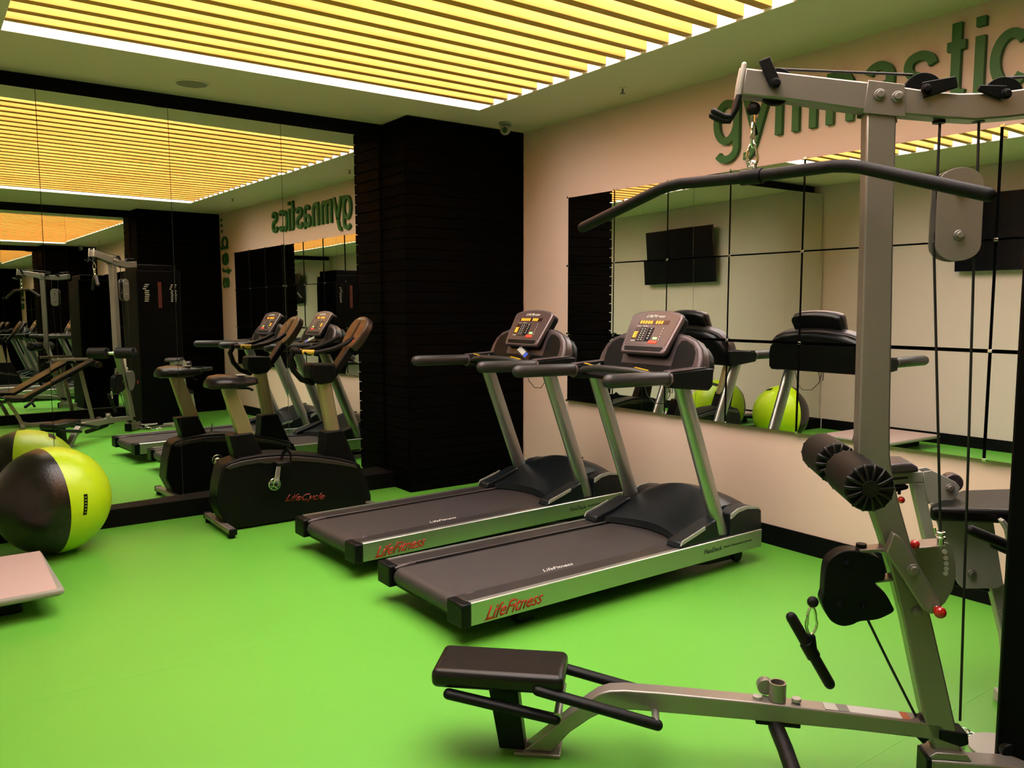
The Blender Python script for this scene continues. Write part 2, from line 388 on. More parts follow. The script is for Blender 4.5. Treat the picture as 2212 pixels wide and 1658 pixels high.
GL = {
 'g': (.72, [arc(.36, .5, .275, .415, 0, 360, 28), [(.635, 1.0), (.635, -.09)] + arc(.37, -.09, .265, .235, 0, -150)[1:]]),
 'y': (.68, [[(.05, 1.0), (.335, .06)], [(.63, 1.0), (.335, .06), (.27, -.14), (.21, -.27), (.13, -.325), (.04, -.325)]]),
 'm': (1.14, [[(.085, 0), (.085, 1.0)], [(.085, .62)] + arc(.328, .66, .243, .255, 180, 0) + [(.571, 0)], [(.571, .62)] + arc(.813, .66, .242, .255, 180, 0) + [(1.055, 0)]]),
 'n': (.70, [[(.085, 0), (.085, 1.0)], [(.085, .60)] + arc(.35, .64, .265, .275, 180, 0) + [(.615, 0)]]),
 'a': (.69, [arc(.345, .70, .235, .215, 160, 0) + [(.58, .15), (.60, .06), (.66, .0)], [(.58, .56), (.44, .53), (.27, .50), (.14, .42), (.085, .28), (.12, .14), (.25, .085), (.40, .11), (.53, .22), (.58, .36)]]),
 's': (.67, [[(.585, .72), (.52, .85), (.34, .915), (.16, .86), (.105, .73), (.17, .60), (.36, .52), (.52, .44), (.585, .28), (.51, .14), (.33, .085), (.15, .13), (.075, .28)]]),
 't': (.46, [[(.23, 1.32), (.23, .22), (.28, .11), (.42, .075)], [(.04, .93), (.42, .93)]]),
 'i': (.17, [[(.085, 0), (.085, 1.0)], [(.085, 1.16), (.085, 1.32)]]),
 'c': (.68, [arc(.36, .5, .275, .415, 42, 318, 24)]),
 'e': (.72, [[(.085, .52), (.635, .52)] , arc(.36, .5, .275, .415, 3, 320, 26)]),
 'p': (.72, [arc(.36, .5, .275, .415, 0, 360, 28), [(.085, 1.0), (.085, -.38)]]),
 '.': (.17, [[(.085, 0), (.085, .17)]]),
}
def catmull(P, k=5):
    out = []
    for i in range(len(P)-1):
        p0, p1, p2, p3 = P[max(i-1, 0)], P[i], P[i+1], P[min(i+2, len(P)-1)]
        for j in range(k):
            t = j/k; out.append(tuple(.5*((2*b)+(c-a)*t+(2*a-5*b+4*c-d)*t*t+(3*b-a-3*c+d)*t**3) for a, b, c, d in zip(p0, p1, p2, p3)))
    return out + [P[-1]]
for k_, idx in (('s', 0), ('a', 1)): GL[k_][1][idx] = catmull(GL[k_][1][idx])
GL['y'][1][1] = GL['y'][1][1][:1] + catmull(GL['y'][1][1][1:], 4); GL['t'][1][0] = GL['t'][1][0][:1] + catmull(GL['t'][1][0][1:], 4)
def wall_letter(ch, span, sz, to3, lw, label, grp, origin, depth=.028):
    W_, strokes = GL[ch]; bm = NB()
    for st in strokes:
        pts = [to3(lw/2 + (x-.085)/max(W_-.17, .01)*(span-lw) if W_ > .2 else span/2, y*sz) for x, y in st]
        if len(pts) > 20 and (Vector(pts[0])-Vector(pts[-1])).length < 1e-4: pts = pts + [pts[1]]
        rtube(bm, [Vector(p)+Vector((-.002-depth/2, 0, 0)) for p in pts], lw, depth, up=(1, 0, 0))
    o = obj('wall_letter', bm, 'letter', smooth=0); o.location = origin
    return tag(o, label, 'letter', grp)
for i, (ch, yl, yr, zb) in enumerate(spans):
    wall_letter(ch, yl-yr, .283, lambda u, v: (0, -u, v), LW, 'raised green %s of gymnastics on the beige wall' % words[i], 'green letters spelling gymnastics', (XR, yl, 2.532))
# "step..." reads upwards beside the tiled mirror
for ch, z0, z1, lab in (('s', 1.86, 2.02, 'green letter s turned on its side, lowest of the word step'), ('t', 2.06, 2.17, 'green letter t turned on its side above the sideways s'),
                        ('e', 2.20, 2.39, 'green letter e turned on its side below the sideways p'), ('p', 2.44, 2.63, 'green letter p turned on its side, under the three dots')):
    wall_letter(ch, z1-z0, .235, lambda u, v: (0, v, u), .038, lab, 'green letters spelling step', (XR, -.25, z0), .02)
for k in range(3):
    wall_letter('.', .04, .20, lambda u, v: (0, v, u), .038, 'small green dot closing the word step, ' + ('lowest of three', 'middle of three', 'topmost of three')[k], 'green letters spelling step', (XR, -.25, 2.69+k*.085), .02)

# ceiling fittings
o = thing('ceiling_speaker', 'round flush ceiling speaker above the mirror wall', 'speaker', (1.59, 5.80, ZC))
bm = NB(); ringt(bm, (0, 0, -.002), (0, 0, 1), .105, .008, 36); obj('rim', bm, 'ceil', o)
bm = NB(); disc(bm, (0, 0, -.003), (0, 0, 1), .098, .006, 36); obj('grille', bm, 'grille', o)
def sprinkler(x, y, lab):
    o = thing('sprinkler', lab, 'sprinkler', (x, y, ZC))
    bm = NB(); disc(bm, (0, 0, -.003), (0, 0, 1), .03, .006, 20); obj('escutcheon', bm, 'ceil', o)
    bm = NB(); tube(bm, [(0, 0, -.006), (0, 0, -.035)], .007, 10); box(bm, -.012, .012, -.002, .002, -.032, -.028); disc(bm, (0, 0, -.037), (0, 0, 1), .02, .002, 12); obj('head', bm, 'grey_p', o)
sprinkler(3.99, 4.20, 'small ceiling sprinkler above the gap between the treadmills')
sprinkler(3.83, 1.43, 'small ceiling sprinkler above the end of the word gymnastics')
o = thing('dome_camera', 'white dome security camera hanging in front of the black pillar', 'camera', (3.96, 5.53, ZC))
bm = NB(); disc(bm, (0, 0, -.009), (0, 0, 1), .052, .018, 28); obj('base', bm, 'dome', o, bevel=.003)
bm = NB(); ball(bm, (0, 0, -.055), .044); obj('body', bm, 'dome', o)
bm = NB(); disc(bm, (-.026, -.030, -.066), (-.6, -.7, -.35), .022, .012, 20); obj('lens', bm, 'screen', o)

# television on the left wall
tv = thing('television', 'large black flat television on the cream wall, seen in the tiled mirror', 'television', (XL+.012, 3.62, 2.27))
mt = Matrix.Translation((.11, 0, 0)) @ Matrix.Rotation(math.radians(4), 4, 'Y')
B('screen', -.008, .012, -.72, .72, -.385, .385, 'screen', tv, bevel=.004, mtx=mt)
B('casing', -.05, -.009, -.60, .60, -.28, .28, 'plastic', tv, bevel=.006, mtx=mt)
B('bracket', .0, .07, -.12, .12, -.12, .12, 'plastic', tv)

# ------------------------------------------------------------------ treadmill
def fit_logo(parent, x, y, z, w_, h_, s='LifeFitness', mt='red', yx=1):
    return fit_text('logo', s, parent, axes((x, y, z), (1, 0, .04), (0, 0, 1), (0, -1, 0)), w_, h_, mt, .0008, .45, .012)

def make_treadmill(label):
    t = thing('treadmill', label, 'treadmill', (0, 0, 0), 0, 'treadmills facing the beige wall')
    L, W = 2.09, .80
    def mir(f):                      # run a part builder on both sides
        for s in (0, 1): f(s)
    Y = lambda s, y: y if s == 0 else W - y
    def rail(s):
        bm = NB()
        prism(bm, [(Y(s, 0), .095), (Y(s, 0), .196), (Y(s, .004), .2), (Y(s, .03), .2), (Y(s, .03), .19), (Y(s, .012), .19), (Y(s, .012), .105), (Y(s, .05), .105), (Y(s, .05), .095)], 0, .05, L)
        r = obj('side_rail', bm, 'alu', t, smooth=30)
        if s == 0:
            fit_text('logo', 'LifeFitness', r, axes((.125, -.0008, .103), (1, 0, .03), (0, 0, 1), (0, -1, 0)), .33, .062, 'red', .0008, .55, .012)
            bm = NB(); box(bm, .115, .19, -.0016, -.0004, .103, .106); obj('logo_underline', bm, 'red', r, smooth=0)
            fit_text('lettering', 'FlexDeck', r, axes((1.585, -.0008, .138), (1, 0, 0), (0, 0, 1), (0, -1, 0)), .15, .026, 'dark_txt', .0006, .25, .004)
            fit_text('lettering', 'Shock Absorption System', r, axes((1.75, -.0008, .141), (1, 0, 0), (0, 0, 1), (0, -1, 0)), .25, .017, 'dark_txt', .0006, .15)
    mir(rail)
    def foot(s):
        bm = NB(); a, b = sorted((Y(s, .031), Y(s, .128))); box(bm, .05, 1.75, a, b, .168, .197); o = obj('foot_rail', bm, 'rail_top', t, bevel=.004)
        bm = NB(); a, b = sorted((Y(s, .131), Y(s, .139))); box(bm, .05, 1.75, a, b, .16, .184); obj('side_strip', bm, 'plastic', t)
        bm = NB(); a, b = sorted((Y(s, -.003), Y(s, .128))); box(bm, 0, .05, a, b, .088, .198)
        obj('end_cap', bm, 'plastic', t, bevel=.008)
        bm = NB(); a, b = sorted((Y(s, .115), Y(s, .140))); prism(bm, [(.03, .19), (.13, .2), (.145, .196), (.145, .186), (.03, .178)], 1, a, b); obj('belt_guard', bm, 'dash_rim', t, bevel=.002)
        bm = NB(); disc(bm, (-.001, Y(s, .04), .12), (1, 0, 0), .005, .004, 10); disc(bm, (-.001, Y(s, .04), .175), (1, 0, 0), .005, .004, 10); obj('screw', bm, 'dark_txt', t)
    mir(foot)
    bm = NB(); prof = [(1.75, .186), (.06, .186)] + [(.06-.044*math.sin(a), .142+.044*math.cos(a)) for a in [PI*k/8 for k in range(1, 8)]] + [(.06, .098), (.3, .094), (1.75, .094), (1.75, .12)]
    prism(bm, prof, 1, .145, .655); bl = obj('running_belt', bm, 'belt', t, smooth=40)
    fit_text('logo', 'LifeFitness', bl, axes((.60, .175, .1865), (1, 0, 0), (0, 1, 0)), .20, .035, 'white', .0006, .5, .01)
    bm = NB(); box(bm, .06, 1.8, .045, .755, .075, .165); obj('deck_frame', bm, 'plastic', t)
    for yy in (.10, .70):
        bm = NB(); box(bm, .36, .46, yy-.03, yy+.03, .012, .08); ball(bm, (.41, yy, .018), .026, sz=.6); obj('rear_foot', bm, 'plastic', t, bevel=.006)
    for yy in (.12, .68):
        bm = NB(); rtube(bm, [(1.45, yy, .085), (1.75, yy, .04), (2.0, yy, .035)], .04, .03); obj('lift_frame', bm, 'plastic', t)
    for yy in (.10, .70):
        bm = NB(); disc(bm, (1.99, yy, .04), (0, 1, 0), .04, .03, 24); obj('transport_wheel', bm, 'plastic', t, bevel=.004)
    # motor hood
    bm = NB(); J = 17; G = []
    def hood_prof(u):               # u in [-1,1] across
        c = 1-u*u; e = 1-abs(u)**6
        xr = 1.47 + .10*c
        return [(xr, .192), (xr+.004, .222+.012*c), (xr+.10, .245+.045*c), (xr+.20, .285+.075*c), (xr+.30, .325+.085*c), (1.86+.02*c, .352+.070*c), (1.95, .352+.060*c), (2.05, .335+.045*c), (2.10, .30+.035*c), (2.105, .195)]
    for j in range(J):
        u = -1+2*j/(J-1); G.append([bm.verts.new((x, .4+u*.30, z)) for x, z in hood_prof(u)])
    n = len(G[0])
    for j in range(J-1):
        for i in range(n-1): bm.faces.new((G[j][i], G[j][i+1], G[j+1][i+1], G[j+1][i]))
    bm.faces.new([G[0][i] for i in range(n)]); bm.faces.new([G[-1][i] for i in range(n)][::-1]); bm.faces.new([g[0] for g in G]+[g[-1] for g in G][::-1])
    bmesh.ops.recalc_face_normals(bm, faces=bm.faces[:]); hd = obj('motor_hood', bm, 'hood', t, smooth=32)
    bm = NB(); box(bm, 1.955, 1.985, .30, .34, .405, .416); obj('vent', bm, 'dark_txt', hd)
    def wing(s):
        bm = NB(); a, b = sorted((Y(s, .012), Y(s, .112)))
        prism(bm, [(1.40, .198), (1.415, .232), (1.53, .262), (1.66, .305), (1.70, .315), (1.735, .198)], 1, a, b); w_ = obj('hood_wing', bm, 'hood', t, bevel=.008)
        bm = NB(); a, b = sorted((Y(s, .006), Y(s, .013)))
        prism(bm, [(1.405, .215), (1.42, .240), (1.53, .270), (1.60, .291), (1.60, .272), (1.53, .25)], 1, a, b); obj('trim_strip', bm, 'silver_label', w_)
        bm = NB(); a, b = sorted((Y(s, .012), Y(s, .115)))
        prism(bm, [(1.825, .198), (1.82, .325), (1.88, .348), (1.96, .352), (2.04, .338), (2.098, .31), (2.104, .198)], 1, a, b); w2 = obj('hood_cheek', bm, 'hood', t, bevel=.006)
        bm = NB(); a, b = sorted((Y(s, .004), Y(s, .014)))
        prism(bm, [(1.818, .30), (1.82, .328), (1.88, .351), (1.96, .355), (2.04, .341), (2.08, .325), (2.04, .327), (1.96, .338), (1.88, .329)], 1, a, b); obj('trim_strip', bm, 'silver_label', w2)
        bm = NB(); tube(bm, [(1.80, Y(s, .062), .19), (1.42, Y(s, .062), 1.14)], .052, 28, 'flat', ry=.032); up = obj('upright', bm, 'alu_tube', t, smooth=60)
        bm = NB(); box(bm, 1.74, 1.86, *sorted((Y(s, .022), Y(s, .105))), .186, .206); obj('foot_collar', bm, 'plastic', up, bevel=.004)
    mir(wing)
    # arms and hand grips
    def arm(s):
        bm = NB(); a, b = sorted((Y(s, -.012), Y(s, .062)))
        prism(bm, [(1.30, 1.155), (1.30, 1.075), (1.585, 1.045), (1.615, 1.07), (1.62, 1.165), (1.55, 1.168)], 1, a, b); ar = obj('side_arm', bm, 'plastic', t, bevel=.008)
        bm = NB(); prism(bm, [(1.30, 1.158), (1.56, 1.170), (1.56, 1.176), (1.30, 1.164)], 1, a+.004, b-.004); obj('arm_cover', bm, 'dash_rim', ar, bevel=.002)
        bm = NB(); tube(bm, [(.885, Y(s, .025), 1.132), (1.285, Y(s, .025), 1.126)], .036, 20, 'round'); g = obj('hand_grip', bm, 'grip', t, smooth=50)
        bm = NB(); disc(bm, (1.293, Y(s, .025), 1.122), (1, 0, 0), .041, .012, 24); obj('grip_ring', bm, 'dash_rim', g)
    mir(arm)
    # sensor bar between the arms
    bm = NB(); pth = [(1.33, .05, 1.118), (1.29, .13, 1.135), (1.27, .25, 1.15), (1.265, .40, 1.152), (1.27, .55, 1.15), (1.29, .67, 1.135), (1.33, .75, 1.118)]
    tube(bm, pth, .019, 12, 'round'); hb = obj('sensor_bar', bm, 'grip', t, smooth=60)
    for (a, b) in ((.15, .24), (.56, .65)):
        bm = NB(); rtube(bm, [(1.284, a, 1.158), (1.273, b, 1.171)], .012, .004); obj('stripe', bm, 'yellow', hb)
    bm = NB(); prism(bm, [(1.30, 1.085), (1.30, 1.105), (1.56, 1.145), (1.60, 1.10), (1.56, 1.06)], 1, .06, .74); obj('crossbeam', bm, 'plastic', t, bevel=.006)
    # dash: arched frame standing on the crossbeam, leaning away from the runner
    lean = math.atan2(.097, .25)
    Dm = Matrix.Translation((1.487, .4, 1.10)) @ Matrix.Rotation(lean, 4, 'Y')       # local: z up the face, -x towards the runner
    def arch(k=0.0, zb=0.0):
        pr = [(-.40, .0), (-.405, .07), (-.40, .13), (-.375, .19), (-.325, .235), (-.25, .262), (-.12, .282), (0, .288), (.12, .282), (.25, .262), (.325, .235), (.375, .19), (.40, .13), (.405, .07), (.40, .0)]
        return [(y*(1-k), zb + z*(1-k*.7)) for y, z in pr]
    bm = NB(); prism(bm, arch(), 0, 0, .085, 0, Dm); ds = obj('dash_frame', bm, 'dash', t, bevel=.022, seg=4, smooth=45)
    bm = NB(); prism(bm, arch(.05), 0, .085, .15, 0, Dm); obj('dash_back', bm, 'plastic', t, bevel=.018, seg=3, smooth=45)
    for s in (-1, 1):
        bm = NB(); prism(bm, [(s*.195, .005), (s*.325, .005), (s*.350, .10), (s*.345, .16), (s*.32, .20), (s*.26, .228), (s*.225, .225), (s*.205, .19)], 0, -.003, .004, 0, Dm)
        obj('cup_holder_shade', bm, 'plastic', ds, bevel=.002)  # flat near-black slab; its colour stands in for the shaded cup hollow
    bm = NB(); prism(bm, [(-.185, .005), (.185, .005), (.195, .075), (-.195, .075)], 0, -.004, .004, 0, Dm); obj('reading_tray', bm, 'plastic', ds, bevel=.002)
    bm = NB(); box(bm, -.022, -.004, -.19, .19, -.006, .012, 0, Dm); obj('tray_ledge', bm, 'dash', ds, bevel=.003)
    bm = NB(); box(bm, -.022, -.004, .075, .125, .014, .030, 0, Dm); box(bm, -.020, -.006, .055, .073, .016, .028, 1, Dm); obj('safety_clip', bm, ['yellow', 'plastic'], t, bevel=.003)
    # display console
    cl = math.atan2(.145, .235)
    Cm = Matrix.Translation((1.475, .4, 1.235)) @ Matrix.Rotation(cl, 4, 'Y')
    pr = [(-.165, 0), (-.178, .025), (-.190, .14), (-.200, .235), (-.190, .258), (-.15, .272), (-.08, .282), (0, .286), (.08, .282), (.15, .272), (.190, .258), (.200, .235), (.190, .14), (.178, .025), (.165, 0)]
    bm = NB(); prism(bm, pr, 0, 0, .032, 0, Cm); cn = obj('console', bm, 'dash_rim', t, bevel=.010, seg=3, smooth=45)
    bm = NB(); prism(bm, [(y*.95, .004+z*.98) for y, z in pr], 0, .032, .075, 0, Cm); obj('console_back', bm, 'plastic', t, bevel=.008)
    bm = NB(); prism(bm, [(-.158, .052), (.158, .052), (.172, .15), (.180, .235), (.172, .25), (.08, .268), (0, .272), (-.08, .268), (-.172, .25), (-.180, .235), (-.172, .15)], 0, -.0015, .003, 0, Cm); ov = obj('overlay', bm, 'console', cn, smooth=0)
    bm = NB(); prism(bm, [(-.14, .014), (.14, .014), (.152, .034), (.148, .044), (-.148, .044), (-.152, .034)], 0, -.002, .003, 0, Cm); obj('lip', bm, 'plastic', cn, bevel=.002)
    bm = NB(); box(bm, -.003, -.001, -.118, .118, .188, .214, 0, Cm); obj('led_window', bm, 'led_off', cn, smooth=0)
    bm = NB()
    rnd = random.Random(3)
    for k in range(9):                                   # lit segments of the message display
        yk = .104 - k*.0205
        if k == 5: continue
        for q in range(3):
            z0 = .191+q*.0075; box(bm, -.0042, -.003, yk-.012-rnd.random()*.003, yk, z0, z0+.0045, 0, Cm)
        box(bm, -.0042, -.003, yk-.004, yk, .191, .210, 0, Cm)
    obj('led_text', bm, 'amber', cn, smooth=0)
    bm = NB()
    box(bm, -.003, -.001, .085, .125, .09, .165, 0, Cm); box(bm, -.003, -.0015, .03, .08, .075, .165, 1, Cm); box(bm, -.003, -.0015, -.025, .02, .075, .165, 1, Cm)
    obj('key_field', bm, ['led_off', 'plastic'], cn, smooth=0)
    bm = NB()
    for q in range(4): box(bm, -.0042, -.003, .090, .118, .098+q*.011, .104+q*.011, 0, Cm)
    box(bm, -.0042, -.003, .110, .118, .098, .137, 0, Cm); obj('profile_leds', bm, 'amber', cn, smooth=0)
    bm = NB()
    for a in range(2):
        for q in range(6): box(bm, -.0042, -.003, .036+a*.022, .048+a*.022, .082+q*.014, .088+q*.014, 0, Cm)
    for q in range(5): box(bm, -.0042, -.003, -.010, .000, .092+q*.016, .099+q*.016, 0, Cm); box(bm, -.0042, -.003, -.098, -.092, .085+q*.018, .094+q*.018, 0, Cm)
    box(bm, -.0042, -.003, .085, .118, .172, .176, 0, Cm); box(bm, -.0042, -.003, .03, .07, .172, .176, 0, Cm); box(bm, -.0042, -.003, .088, .12, .073, .08, 0, Cm)
    obj('key_marks', bm, 'silver_label', cn, smooth=0)['kind'] = 'stuff'
    bm = NB(); box(bm, -.005, -.001, -.078, -.045, .088, .104, 0, Cm); obj('start_button', bm, 'green_b', cn, bevel=.002)
    bm = NB(); box(bm, -.005, -.001, -.088, -.022, .062, .082, 0, Cm); obj('stop_button', bm, 'red_btn', cn, bevel=.002)
    x_ = Cm.to_3x3() @ Vector((0, -1, 0)); y_ = Cm.to_3x3() @ Vector((0, 0, 1)); z_ = Cm.to_3x3() @ Vector((-1, 0, 0))
    fit_text('logo', 'LifeFitness', cn, axes(Cm @ Vector((-.0018, .078, .232)), x_, y_, z_), .15, .020, 'white', .001, .5, .02)
    # dangling cable under the dash
    bm = NB(); tube(bm, [(1.66, .56, 1.06), (1.665, .53, .97), (1.67, .47, .925), (1.67, .40, .93), (1.665, .35, .98), (1.66, .33, 1.06)], .0025, 6); tube(bm, [(1.66, .36, 1.06), (1.66, .345, 1.0), (1.66, .325, 1.0), (1.66, .32, 1.06)], .0025, 6); obj('cable', bm, 'dark_txt', t)
    return t
tr1 = make_treadmill('dark treadmill with silver side rails, the one nearer the viewer')
tr1.location = (1.870, 2.94, 0); tr1.rotation_euler.z = .004
tr2 = copy_tree(tr1); tr2.location = (1.888, 4.052, 0); tr2.rotation_euler.z = .038
tr2['label'] = 'dark treadmill farther back beside the black pillar, booklet on its dash'
# booklet leaning on the rear treadmill's dash
bk = thing('booklet', 'small folded leaflet leaning on the tray of the rear treadmill', 'leaflet', (3.335, 4.465, 1.158), 0)
bkm = Matrix.Rotation(math.radians(38), 4, 'Y') @ Matrix.Rotation(math.radians(24), 4, 'X')
bm = NB(); box(bm, -.012, -.008, -.105, .105, .0, .055, 0, bkm); obj('cover', bm, 'screen', bk, smooth=0)
bm = NB()
for k in range(6): box(bm, -.0135, -.0121, .088-k*.018-.012, .088-k*.018, .010, .045, 0, bkm)
obj('heading', bm, 'white', bk, smooth=0)
bm = NB(); box(bm, -.0135, -.0121, -.058, -.022, .010, .045, 0, bkm); obj('emblem', bm, 'blue', bk, smooth=0)

# ------------------------------------------------------------------ exercise bike
bk_ = thing('exercise_bike', 'charcoal upright exercise bike with a pale seat post by the mirror wall', 'exercise bike', (2.1, 5.55, 0), .012)
def bx(p): return [(x-2.1, z) for x, z in p]
body = [(1.62, .03), (1.555, .18), (1.575, .33), (1.60, .43), (1.64, .468), (1.73, .49), (1.85, .498), (1.98, .494), (2.12, .478), (2.26, .452), (2.42, .415), (2.56, .368), (2.60, .34), (2.64, .24), (2.685, .10), (2.685, .03), (2.5, .012), (1.70, .012)]
bm = NB(); prism(bm, bx(body), 1, -.095, .095); bd = obj('body_shell', bm, 'plastic', bk_, bevel=.014, seg=3, smooth=45)
# lighter shoulder strip on each side
top = [(1.62, .435), (1.66, .455), (1.73, .468), (1.85, .475), (1.98, .472), (2.12, .456), (2.26, .430), (2.42, .392), (2.56, .345), (2.575, .318), (2.42, .362), (2.26, .398), (2.12, .424), (2.06, .430), (2.0, .424), (1.90, .430), (1.85, .442), (1.73, .436), (1.65, .42)]
for s in (-1, 1):
    bm = NB(); a, b = sorted((s*.088, s*.101)); prism(bm, bx(top), 1, a, b); obj('shoulder_strip', bm, 'rail_top', bd, bevel=.004)
fit_text('logo', 'LifeCycle', bd, axes((-.08, -.0965, .135), (1, 0, -.09), (0, 0, 1), (0, -1, 0)), .30, .065, 'logo_red', .001, .6, .015)
bm = NB(); prism(bm, bx([(1.665, .64), (1.705, .47), (1.90, .47), (1.825, .645)]), 1, -.055, .055); obj('seat_shroud', bm, 'plastic', bk_, bevel=.008)
bm = NB(); prism(bm, bx([(2.345, .605), (2.325, .40), (2.60, .33), (2.485, .605)]), 1, -.062, .062); obj('front_shroud', bm, 'plastic', bk_, bevel=.012, seg=3)
bm = NB(); rtube(bm, [(1.785-2.1, 0, .62), (1.675-2.1, 0, .965)], .05, .098, up=(1, 0, 0)); 
bm.free(); bm = NB(); prism(bm, bx([(1.735, .62), (1.852, .62), (1.728, .97), (1.636, .97)]), 1, -.027, .027); obj('seat_post', bm, 'post_bike', bk_, bevel=.010, seg=3)
bm = NB(); tube(bm, [(2.43-2.1, 0, .58), (2.365-2.1, 0, .97)], .055, 28, ry=.042); obj('front_post', bm, 'post_bike', bk_, smooth=60)
# saddle lofted from wide rear to narrow nose
bm = NB(); st = [(-.56, .06, .995, .030), (-.53, .115, 1.005, .050), (-.47, .135, 1.010, .055), (-.40, .12, 1.005, .055), (-.34, .075, 1.0, .048), (-.28, .042, .998, .036), (-.235, .030, .998, .028), (-.215, .016, .998, .016)]
rings = []
for x, hw, z, h in st: rings.append([bm.verts.new((x, hw*math.cos(2*PI*k/20), z + h*math.sin(2*PI*k/20)*(.75 if math.sin(2*PI*k/20) > 0 else 1.0) + .02*(abs(math.cos(2*PI*k/20))**2)*(-1))) for k in range(20)])
for a, b in zip(rings, rings[1:]):
    for k in range(20): bm.faces.new((a[k], a[(k+1) % 20], b[(k+1) % 20], b[k]))
bm.faces.new(rings[0]); bm.faces.new(rings[-1][::-1]); bmesh.ops.recalc_face_normals(bm, faces=bm.faces[:]); sd = obj('saddle', bm, 'vinyl', bk_, smooth=60)
bm = NB(); box(bm, -.36, -.30, -.03, .03, 1.036, 1.041); obj('saddle_print', bm, 'silver_label', sd, bevel=.001)
bm = NB(); rtube(bm, [(-.40, 0, .955), (-.28, 0, .945), (-.25, 0, .93)], .03, .015); obj('adjust_lever', bm, 'plastic', bk_)
# console
ang = math.atan2(.14, .22); Km = Matrix.Translation((2.545-2.1, 0, 1.20)) @ Matrix.Rotation(ang, 4, 'Y')
pr = [(-.085, 0), (-.12, .05), (-.135, .14), (-.13, .20), (-.10, .245), (-.05, .265), (0, .27), (.05, .265), (.10, .245), (.13, .20), (.135, .14), (.12, .05), (.085, 0)]
bm = NB(); prism(bm, pr, 0, 0, .055, 0, Km); kc = obj('console', bm, 'bike_console', bk_, bevel=.010, seg=3, smooth=45)
bm = NB(); box(bm, -.003, .004, -.014, .014, .03, .225, 0, Km); obj('rack_rib', bm, 'plastic', kc, bevel=.002)
bm = NB()
for s in (-1, 1):
    for q in range(7): box(bm, -.002, .001, s*.065-.018, s*.065+.018, .075+q*.018, .079+q*.018, 0, Km)
obj('key_marks', bm, 'orange', kc, smooth=0)['kind'] = 'stuff'
bm = NB(); box(bm, -.003, .001, -.070, -.045, .055, .066, 0, Km); obj('stop_button', bm, 'red_btn', kc)
x_ = Km.to_3x3() @ Vector((0, -1, 0)); y_ = Km.to_3x3() @ Vector((0, 0, 1)); z_ = Km.to_3x3() @ Vector((-1, 0, 0))
fit_text('logo', 'LifeFitness', kc, axes(Km @ Vector((-.0015, .055, .236)), x_, y_, z_), .11, .014, 'white', .001, .5, .02)
# handlebars: two arms running back to the rider, meeting in a hub with a loop below
for s in (-1, 1):
    bm = NB(); tube(bm, [(.44, s*.115, 1.27), (.38, s*.14, 1.235), (.28, s*.145, 1.20), (.16, s*.13, 1.178), (.10, s*.09, 1.18), (.055, s*.04, 1.185)], .016, 12, 'round'); hb = obj('handlebar', bm, 'foam', bk_, smooth=60)
    bm = NB(); tube(bm, [(.15, s*.127, 1.180), (.085, s*.075, 1.182)], .0175, 12); obj('sensor', bm, 'yellow', hb, smooth=60)
bm = NB(); tube(bm, [(.05, 0, 1.185), (.02, 0, 1.13), (.045, 0, 1.05), (.10, 0, .985), (.18, 0, .955)], .020, 12, 'round'); obj('handle_loop', bm, 'plastic', bk_, smooth=60)
bm = NB(); ball(bm, (.06, 0, 1.19), .038, sz=.7); obj('handle_hub', bm, 'foam', bk_)
bm = NB(); prism(bm, [(.15, 1.10), (.14, 1.03), (.16, .965), (.22, .945), (.31, .955), (.335, 1.0), (.335, 1.09)], 1, -.075, .075); bs = obj('accessory_tray', bm, 'plastic', bk_, bevel=.018, seg=3, smooth=45)
bm = NB(); prism(bm, [(.30, 1.0), (.33, .97), (.52, 1.20), (.53, 1.25), (.46, 1.22)], 1, -.05, .05); obj('console_neck', bm, 'plastic', bk_, bevel=.010)
# cranks and pedals
bm = NB(); disc(bm, (-.155, -.107, .285), (0, 1, 0), .044, .02, 32); cr = obj('crank_hub', bm, 'chrome', bk_, bevel=.004)
bm = NB()
for k in range(5): disc(bm, (-.155+.027*math.cos(k*1.2566+.6), -.118, .285+.027*math.sin(k*1.2566+.6)), (0, 1, 0), .009, .003, 12)
disc(bm, (-.155, -.136, .285), (0, 1, 0), .012, .003, 16); obj('hub_hole', bm, 'dark_txt', cr)
bm = NB(); prism(bm, [(-.175, .275), (-.150, .262), (-.132, .28), (-.112, .425), (-.120, .445), (-.140, .44)], 1, -.135, -.119); ck = obj('crank_arm', bm, 'chrome', bk_, bevel=.004)
bm = NB(); box(bm, -.175, -.075, -.225, -.138, .425, .452); obj('pedal', bm, 'plastic', bk_, bevel=.008)
bm = NB(); rtube(bm, [(-.115, -.14, .45), (-.105, -.15, .50), (-.085, -.18, .53), (-.075, -.215, .50), (-.08, -.222, .45)], .03, .004, up=(1, 0, 0)); obj('pedal_strap', bm, 'plastic', bk_)
bm = NB(); prism(bm, [(-.175, .295), (-.150, .305), (-.135, .29), (-.185, .125), (-.205, .13)], 1, .119, .135); obj('crank_arm', bm, 'chrome', bk_, bevel=.004)
bm = NB(); disc(bm, (-.155, .107, .285), (0, 1, 0), .044, .02, 32); obj('crank_hub', bm, 'chrome', bk_, bevel=.004)
bm = NB(); box(bm, -.245, -.145, .138, .225, .105, .132); obj('pedal', bm, 'plastic', bk_, bevel=.008)
